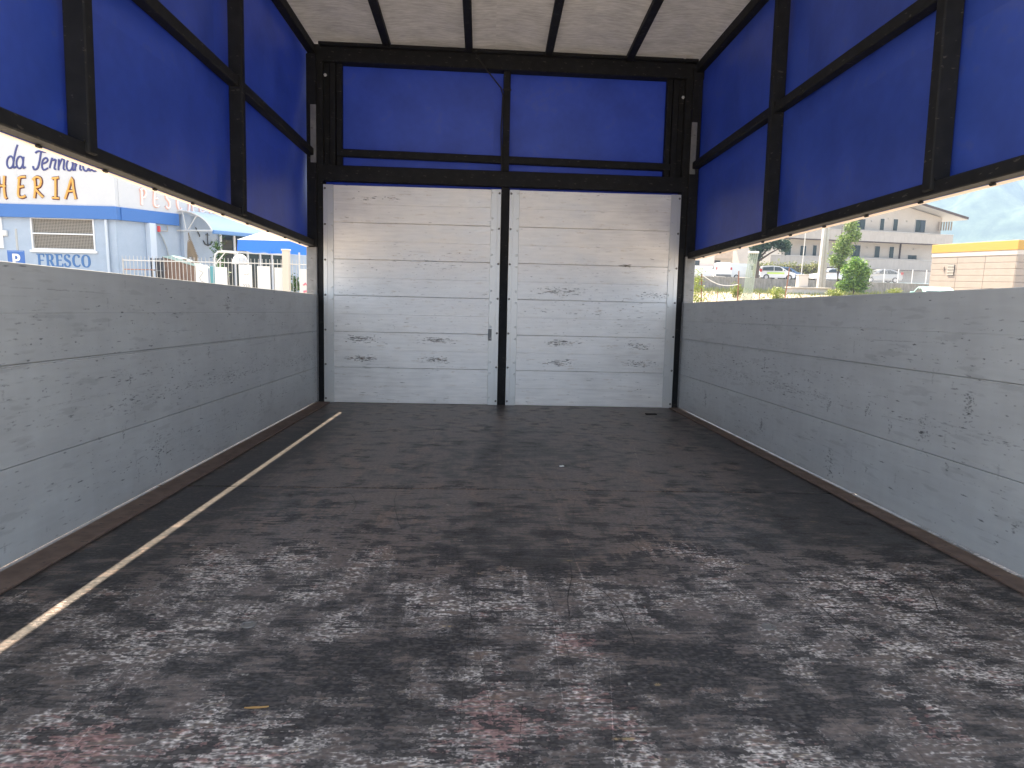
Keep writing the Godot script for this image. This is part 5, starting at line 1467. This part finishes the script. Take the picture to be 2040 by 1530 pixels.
func terrace_things():
	var fr := flat_right()
	var ty: float = M["terrace_y"]
	var stand := func(u: float, depth: float, turn: float, y: float) -> Transform3D:
		var p := P(u, 555, depth)
		return Transform3D(frame_at(Vector3.ZERO, fr.rotated(Vector3.UP, turn)).basis, Vector3(p.x, y, p.z))
	var on_terrace := ty - 0.30
	var white := mat(0.6, 0.61, 0.62, 0.25)
	car("parked_van", "white van parked tail-on with a rear window and red lights", "vans parked above the retaining wall", stand.call(1436, 85.0, deg_to_rad(80), on_terrace), "van", white)
	car("parked_van", "white van parked side-on behind the bundle of thin poles", "vans parked above the retaining wall", stand.call(1482, 86.0, deg_to_rad(8), on_terrace), "van", white)
	car("parked_car", "small white hatchback with a green side stripe parked above the wall", "cars parked above the retaining wall", stand.call(1546, 75.5, deg_to_rad(-12), on_terrace), "hatch", white, mat(0.45, 0.6, 0.12, 0.4))
	car("parked_car", "dark blue car parked beyond the white hatchback", "cars parked above the retaining wall", stand.call(1566, 79.5, deg_to_rad(-16), on_terrace), "hatch", mat(0.10, 0.16, 0.27, 0.25))
	car("parked_car", "silver saloon car parked behind the concrete pole", "cars parked above the retaining wall", stand.call(1654, 77.0, deg_to_rad(172), on_terrace), "saloon", mat(0.55, 0.56, 0.58, 0.25, 0.3))
	car("parked_car", "grey saloon car parked behind the mesh fence", "cars parked above the retaining wall", stand.call(1752, 76.0, deg_to_rad(176), on_terrace), "saloon", mat(0.34, 0.35, 0.36, 0.3, 0.3))
	var mg := P(1857, 577, 40.0)
	car("parked_car", "mint green car with only its roof showing over the side board", "", Transform3D(frame_at(Vector3.ZERO, fr.rotated(Vector3.UP, 1.25)).basis, Vector3(mg.x, ground_y(mg.x, mg.z), mg.z)), "saloon", mat(0.35, 0.62, 0.55, 0.3))

	# hedge behind the cars
	var hA := P(1508, 523, 83.0); var hB := P(1632, 523, 83.0)
	var hedge := thing("clipped_hedge", "long clipped yellowish green hedge behind the parked cars", "hedge", Transform3D(frame_at(Vector3.ZERO, fr).basis, Vector3((hA.x + hB.x) * 0.5, on_terrace, (hA.z + hB.z) * 0.5)))
	var hl := hA.distance_to(hB) * 0.5
	var hh := hA.y - on_terrace
	var blobs := []
	for k in 16: blobs.append([Vector3(lerpf(-hl, hl, k / 15.0), hh * 0.5, 0), Vector3(hl / 11.0, hh * 0.55, 0.5)])
	part("foliage", foliage(blobs, 9000, 0.13, Color(0.12, 0.13, 0.045), Color(0.40, 0.37, 0.16), 81), M.leaf, hedge)
	bx("twig_core", M.bark, hedge, Vector3(-hl, 0, -0.25), Vector3(hl, hh * 0.85, 0.2))
	# conifer with a bare trunk behind the pole bundle
	var tree := func(called: String, label: String, u: float, v_base: float, depth: float, base_y: float, trunk_r: float, crown: Array, count: int, leaf: float, dk: Color, lt: Color, sd: int):
		var b := P(u, v_base, depth)
		var t := thing(called, label, "tree" if called != "leafy_shrub" else "shrub", Transform3D(frame_at(Vector3.ZERO, fr).basis, Vector3(b.x, base_y, b.z)))
		var s := depth / FPX
		var bl := []
		var low := 1e9; var top := 0.0
		for c in crown:
			var p := P(c[0], c[1], depth)
			bl.append([Vector3((c[0] - u) * s, p.y - base_y, c[4] if c.size() > 4 else 0.0), Vector3(c[2] * s, c[3] * s, (c[2] + c[3]) * 0.5 * s)])
			low = minf(low, p.y - base_y - c[3] * s); top = maxf(top, p.y - base_y)
		var g := Geo.new()
		g.tube([Vector3(0, -0.2, 0), Vector3(0.03, top * 0.4, 0.02), Vector3(-0.02, top * 0.75, 0), Vector3(0, top, 0)], trunk_r, 8, trunk_r * 0.3)
		var tk := part("trunk", g, M.bark, t)
		for c in bl:
			var h := Geo.new()
			var st := Vector3(0, clampf(c[0].y * 0.6, 0.2, top), 0)
			h.tube([st, st.lerp(c[0], 0.5) + Vector3(0, 0.1, 0), c[0]], trunk_r * 0.4, 5, trunk_r * 0.12)
			part("limb", h, M.bark, tk)
		part("crown", foliage(bl, count, leaf, dk, lt, sd), M.leaf, t)
	tree.call("dark_tree", "dark ivy-grown tree with a thick bare trunk behind the pole bundle", 1506, 555, 73.5, ty - 1.0, 0.32, [[1505, 495, 10, 12], [1520, 488, 16, 9], [1540, 484, 14, 8], [1556, 490, 9, 11, 0.3], [1500, 510, 6, 9]], 4200, 0.16, Color(0.015, 0.04, 0.03), Color(0.05, 0.09, 0.05), 91)
	tree.call("young_tree", "slender young tree with bright green leaves in front of the house", 1666, 577, 62.0, 0.6, 0.07, [[1683, 452, 9, 12], [1690, 470, 12, 12], [1672, 478, 13, 12], [1664, 494, 13, 10], [1680, 498, 14, 12], [1668, 514, 10, 9], [1656, 520, 6, 10], [1672, 528, 8, 7]], 5200, 0.12, Color(0.09, 0.15, 0.03), Color(0.36, 0.44, 0.16), 95)
	tree.call("leafy_shrub", "round bright green leafy shrub beside the slender young tree", 1700, 580, 60.0, 0.6, 0.06, [[1703, 525, 16, 10], [1690, 540, 15, 12], [1715, 542, 16, 14], [1700, 555, 20, 14], [1685, 568, 14, 10], [1712, 570, 16, 11]], 6000, 0.12, Color(0.06, 0.13, 0.025), Color(0.28, 0.42, 0.09), 97)

	# poles
	var cpole := P(1635, 570, 64.0)
	var up := thing("utility_pole", "tall square pale concrete utility pole beside the young tree", "pole", Transform3D(frame_at(Vector3.ZERO, fr).basis, Vector3(cpole.x, 0.6, cpole.z)))
	var g0 := Geo.new()
	g0.prism(PackedVector2Array([Vector2(-0.34, -0.3), Vector2(0.34, -0.3), Vector2(0.22, 9.0), Vector2(-0.22, 9.0)]), -0.22, 0.22)
	part("shaft", g0, M.pale_concrete, up)
	bx("web", mat(0.36, 0.34, 0.31, 0.9), up, Vector3(-0.04, 0.2, 0.221), Vector3(0.06, 8.5, 0.235))
	var thin := P(1596, 545, 70.0)
	var tp := thing("thin_mast", "thin white mast rising from the wall behind the utility cabinet", "mast", Transform3D(Basis.IDENTITY, Vector3(thin.x, 1.2, thin.z)))
	var g1 := Geo.new()
	g1.tube([Vector3(0, -0.5, 0), Vector3(0.1, 6.2, 0)], 0.06, 8, 0.045)
	part("shaft", g1, M.white, tp)
	# utility cabinet on its concrete plinth
	var cb := P(1597, 572, 62.0)
	var plinth_top := P(1597, 572, 62.0).y
	var pc := thing("utility_cabinet", "pale beige utility cabinet standing on a low concrete plinth", "cabinet", Transform3D(frame_at(Vector3.ZERO, fr).basis, Vector3(cb.x, plinth_top, cb.z)))
	var ch := P(1597, 548, 62.0).y - plinth_top
	bx("housing", mat(0.60, 0.54, 0.48, 0.7), pc, Vector3(-0.45, 0, -0.3), Vector3(0.43, ch, 0.3), 0.02)
	bx("door", mat(0.64, 0.58, 0.52, 0.7), pc, Vector3(-0.4, 0.08, 0.3), Vector3(0.38, ch - 0.08, 0.32), 0.008)
	bx("lid", mat(0.62, 0.57, 0.51, 0.7), pc, Vector3(-0.5, ch, -0.34), Vector3(0.48, ch + 0.06, 0.34), 0.02)
	var plx := thing("concrete_plinth", "low wide concrete plinth carrying the beige utility cabinet", "plinth", Transform3D(frame_at(Vector3.ZERO, fr).basis, Vector3(cb.x, 0, cb.z)))
	bx("block", M.pale_concrete, plx, Vector3(-1.1, -0.2, -0.6), Vector3(2.2, plinth_top - 0.12, 0.6), 0.02)
	bx("cap", mat(0.5, 0.45, 0.38, 0.9), plx, Vector3(-1.25, plinth_top - 0.118, -0.72), Vector3(2.4, plinth_top - 0.001, 0.72), 0.02)
	# bundle of thin poles set upright
	var bu := P(1492, 588, 46.0)
	var bt := P(1495, 501, 46.0).y
	var bun := thing("pole_bundle", "upright bundle of thin grey-green poles tied at the top", "poles", Transform3D(frame_at(Vector3.ZERO, fr).basis, Vector3(bu.x, ground_y(bu.x, bu.z), bu.z)))
	var by := bt - ground_y(bu.x, bu.z)
	for k in 5:
		for j in 2:
			var g := Geo.new()
			var x := (k - 2) * 0.135
			g.tube([Vector3(x - 0.12, 0, -0.1 + j * 0.2), Vector3(x + 0.10, by - 0.05, -0.08 + j * 0.16)], 0.020, 6)
			part("pole", g, mat(0.34, 0.40, 0.33, 0.6), bun)
	bx("tie_band", M.white, bun, Vector3(-0.24, by - 0.14, -0.13), Vector3(0.42, by, 0.13), 0.02)
	# rusty rods in the field
	var rods := [[1398, 545, 598, 40.0, 0.0], [1470, 540, 598, 42.0, 0.05], [1563, 533, 592, 46.0, 0.25], [1513, 583, 594, 45.0, 0.0], [1428, 580, 600, 41.0, 0.04]]
	var rl := ["rusty rod standing in the field with a pale cord tied to it", "rusty rod standing where the pale cord ends", "leaning rusty rod standing taller before the parked cars", "short thin rusty rod near the foot of the pole bundle", "short thin rusty rod standing under the slack pale cord"]
	for i in rods.size():
		var r = rods[i]
		var a := P(r[0], r[2], r[3]); var b := P(r[0] + r[4] * 40.0, r[1], r[3])
		var gy := ground_y(a.x, a.z)
		var rd := thing("rusty_rod", rl[i], "rod", Transform3D(Basis.IDENTITY, Vector3(a.x, gy, a.z)), "rusty rods in the field")
		var g := Geo.new()
		g.tube([Vector3(0, -0.2, 0), b - Vector3(a.x, gy, a.z)], 0.035 if i < 3 else 0.02, 6)
		part("rod_shaft", g, mat(0.22, 0.10, 0.06, 0.9), rd)
	var cd := thing("slack_cord", "pale slack cord hanging between two rusty rods", "cord", Transform3D.IDENTITY)
	var c0 := P(1399, 548, 40.0); var c1 := P(1470, 567, 42.0)
	cd.position = c0
	var cg := Geo.new()
	var pts := []
	for k in 13:
		var u := k / 12.0
		pts.append(c0.lerp(c1, u) - c0 - Vector3(0, 0.28 * sin(u * PI), 0))
	cg.tube(pts, 0.022, 6)
	part("cord_line", cg, M.white, cd)
	# mesh fence right of the shrub
	var MF := frame_at(P(1735, 575, 74.0), fr); MF.origin.y = 0.0
	var mf := thing("mesh_fence", "pale wire mesh fence on posts between shrub and yellow-topped building", "fence", MF)
	var m0 := on(MF, 1735, 535); var m1 := on(MF, 1870, 577)
	var galv := mat(0.62, 0.61, 0.6, 0.6)
	for k in 6:
		var x := lerpf(m0.x, m1.x, k / 5.0)
		bx("post", galv, mf, Vector3(x - 0.04, 0.4, -0.04), Vector3(x + 0.04, m0.y, 0.04), 0.01)
	var wg := Geo.new()
	for k in 70:
		var x := lerpf(m0.x, m1.x, k / 69.0)
		wg.box(Vector3(x - 0.004, m1.y - 0.5, -0.004), Vector3(x + 0.004, m0.y - 0.05, 0.004))
	for k in 16:
		var y := lerpf(m1.y - 0.5, m0.y - 0.05, k / 15.0)
		wg.box(Vector3(m0.x, y - 0.004, 0.005), Vector3(m1.x, y + 0.004, 0.012))
	part("wire_mesh", wg, galv, mf)
	# grass and weeds in the field and below the wall
	var rng := RandomNumberGenerator.new(); rng.seed = 123
	var gg := Geo.new()
	for k in 9000:
		var d := rng.randf_range(36.0, 71.5)
		var u := rng.randf_range(1372.0, 1860.0)
		var p := P(u, 585, d)
		var strip := d > 58.0
		if not strip and rng.randf() < 0.72: continue
		var gy := ground_y(p.x, p.z)
		var h := rng.randf_range(0.08, 0.3) * (1.8 if d > 64.0 else 1.0)
		var a := rng.randf() * TAU
		var w := Vector3(cos(a), 0, sin(a)) * 0.035
		var o := Vector3(p.x, gy, p.z)
		gg.col = Color(0.10, 0.15, 0.03).lerp(Color(0.38, 0.34, 0.12), rng.randf())
		gg.tri(o - w, o + w, o + Vector3(rng.randfn() * 0.1, h, rng.randfn() * 0.1), Vector3(0, 0.5, 1).normalized())
	var gr := part("field_grass", gg, M.leaf, self)
	tag(gr, "yellowish green grass and weeds growing in the field below the wall", "grass")
	gr.set_meta("kind", "stuff")
	var weeds := [[1386, 562, 40.0, 0.55, 0.8, "tall yellow-green weed clump beside the truck corner post"], [1547, 583, 47.0, 0.45, 0.5, "yellow-green weed clump growing by the leaning rusty rod"], [1466, 575, 52.0, 0.4, 0.4, "small yellow-green weed clump behind the second rusty rod"], [1663, 583, 55.0, 0.6, 0.3, "low yellow-green weed clump at the foot of the shrub"], [1780, 580, 58.0, 0.5, 0.3, "low dry weed clump before the mesh fence"]]
	for i in weeds.size():
		var w = weeds[i]
		var p := P(w[0], w[1], w[2])
		var gy := ground_y(p.x, p.z)
		var cl := thing("weed_clump", w[5], "weed", Transform3D(Basis.IDENTITY, Vector3(p.x, gy, p.z)), "weed clumps in the field")
		var top: float = maxf(0.3, p.y - gy)
		part("foliage", foliage([[Vector3(0, top, 0), Vector3(w[3], w[4], w[3])], [Vector3(0.1, top * 0.45, 0), Vector3(w[3] * 0.8, top * 0.5, w[3] * 0.8)]], 900, 0.07, Color(0.12, 0.16, 0.03), Color(0.42, 0.42, 0.10), 140 + i), M.leaf, cl)
		var sg := Geo.new(); sg.tube([Vector3(0, -0.1, 0), Vector3(0.03, top, 0)], 0.015, 5)
		part("stem", sg, M.bark, cl)
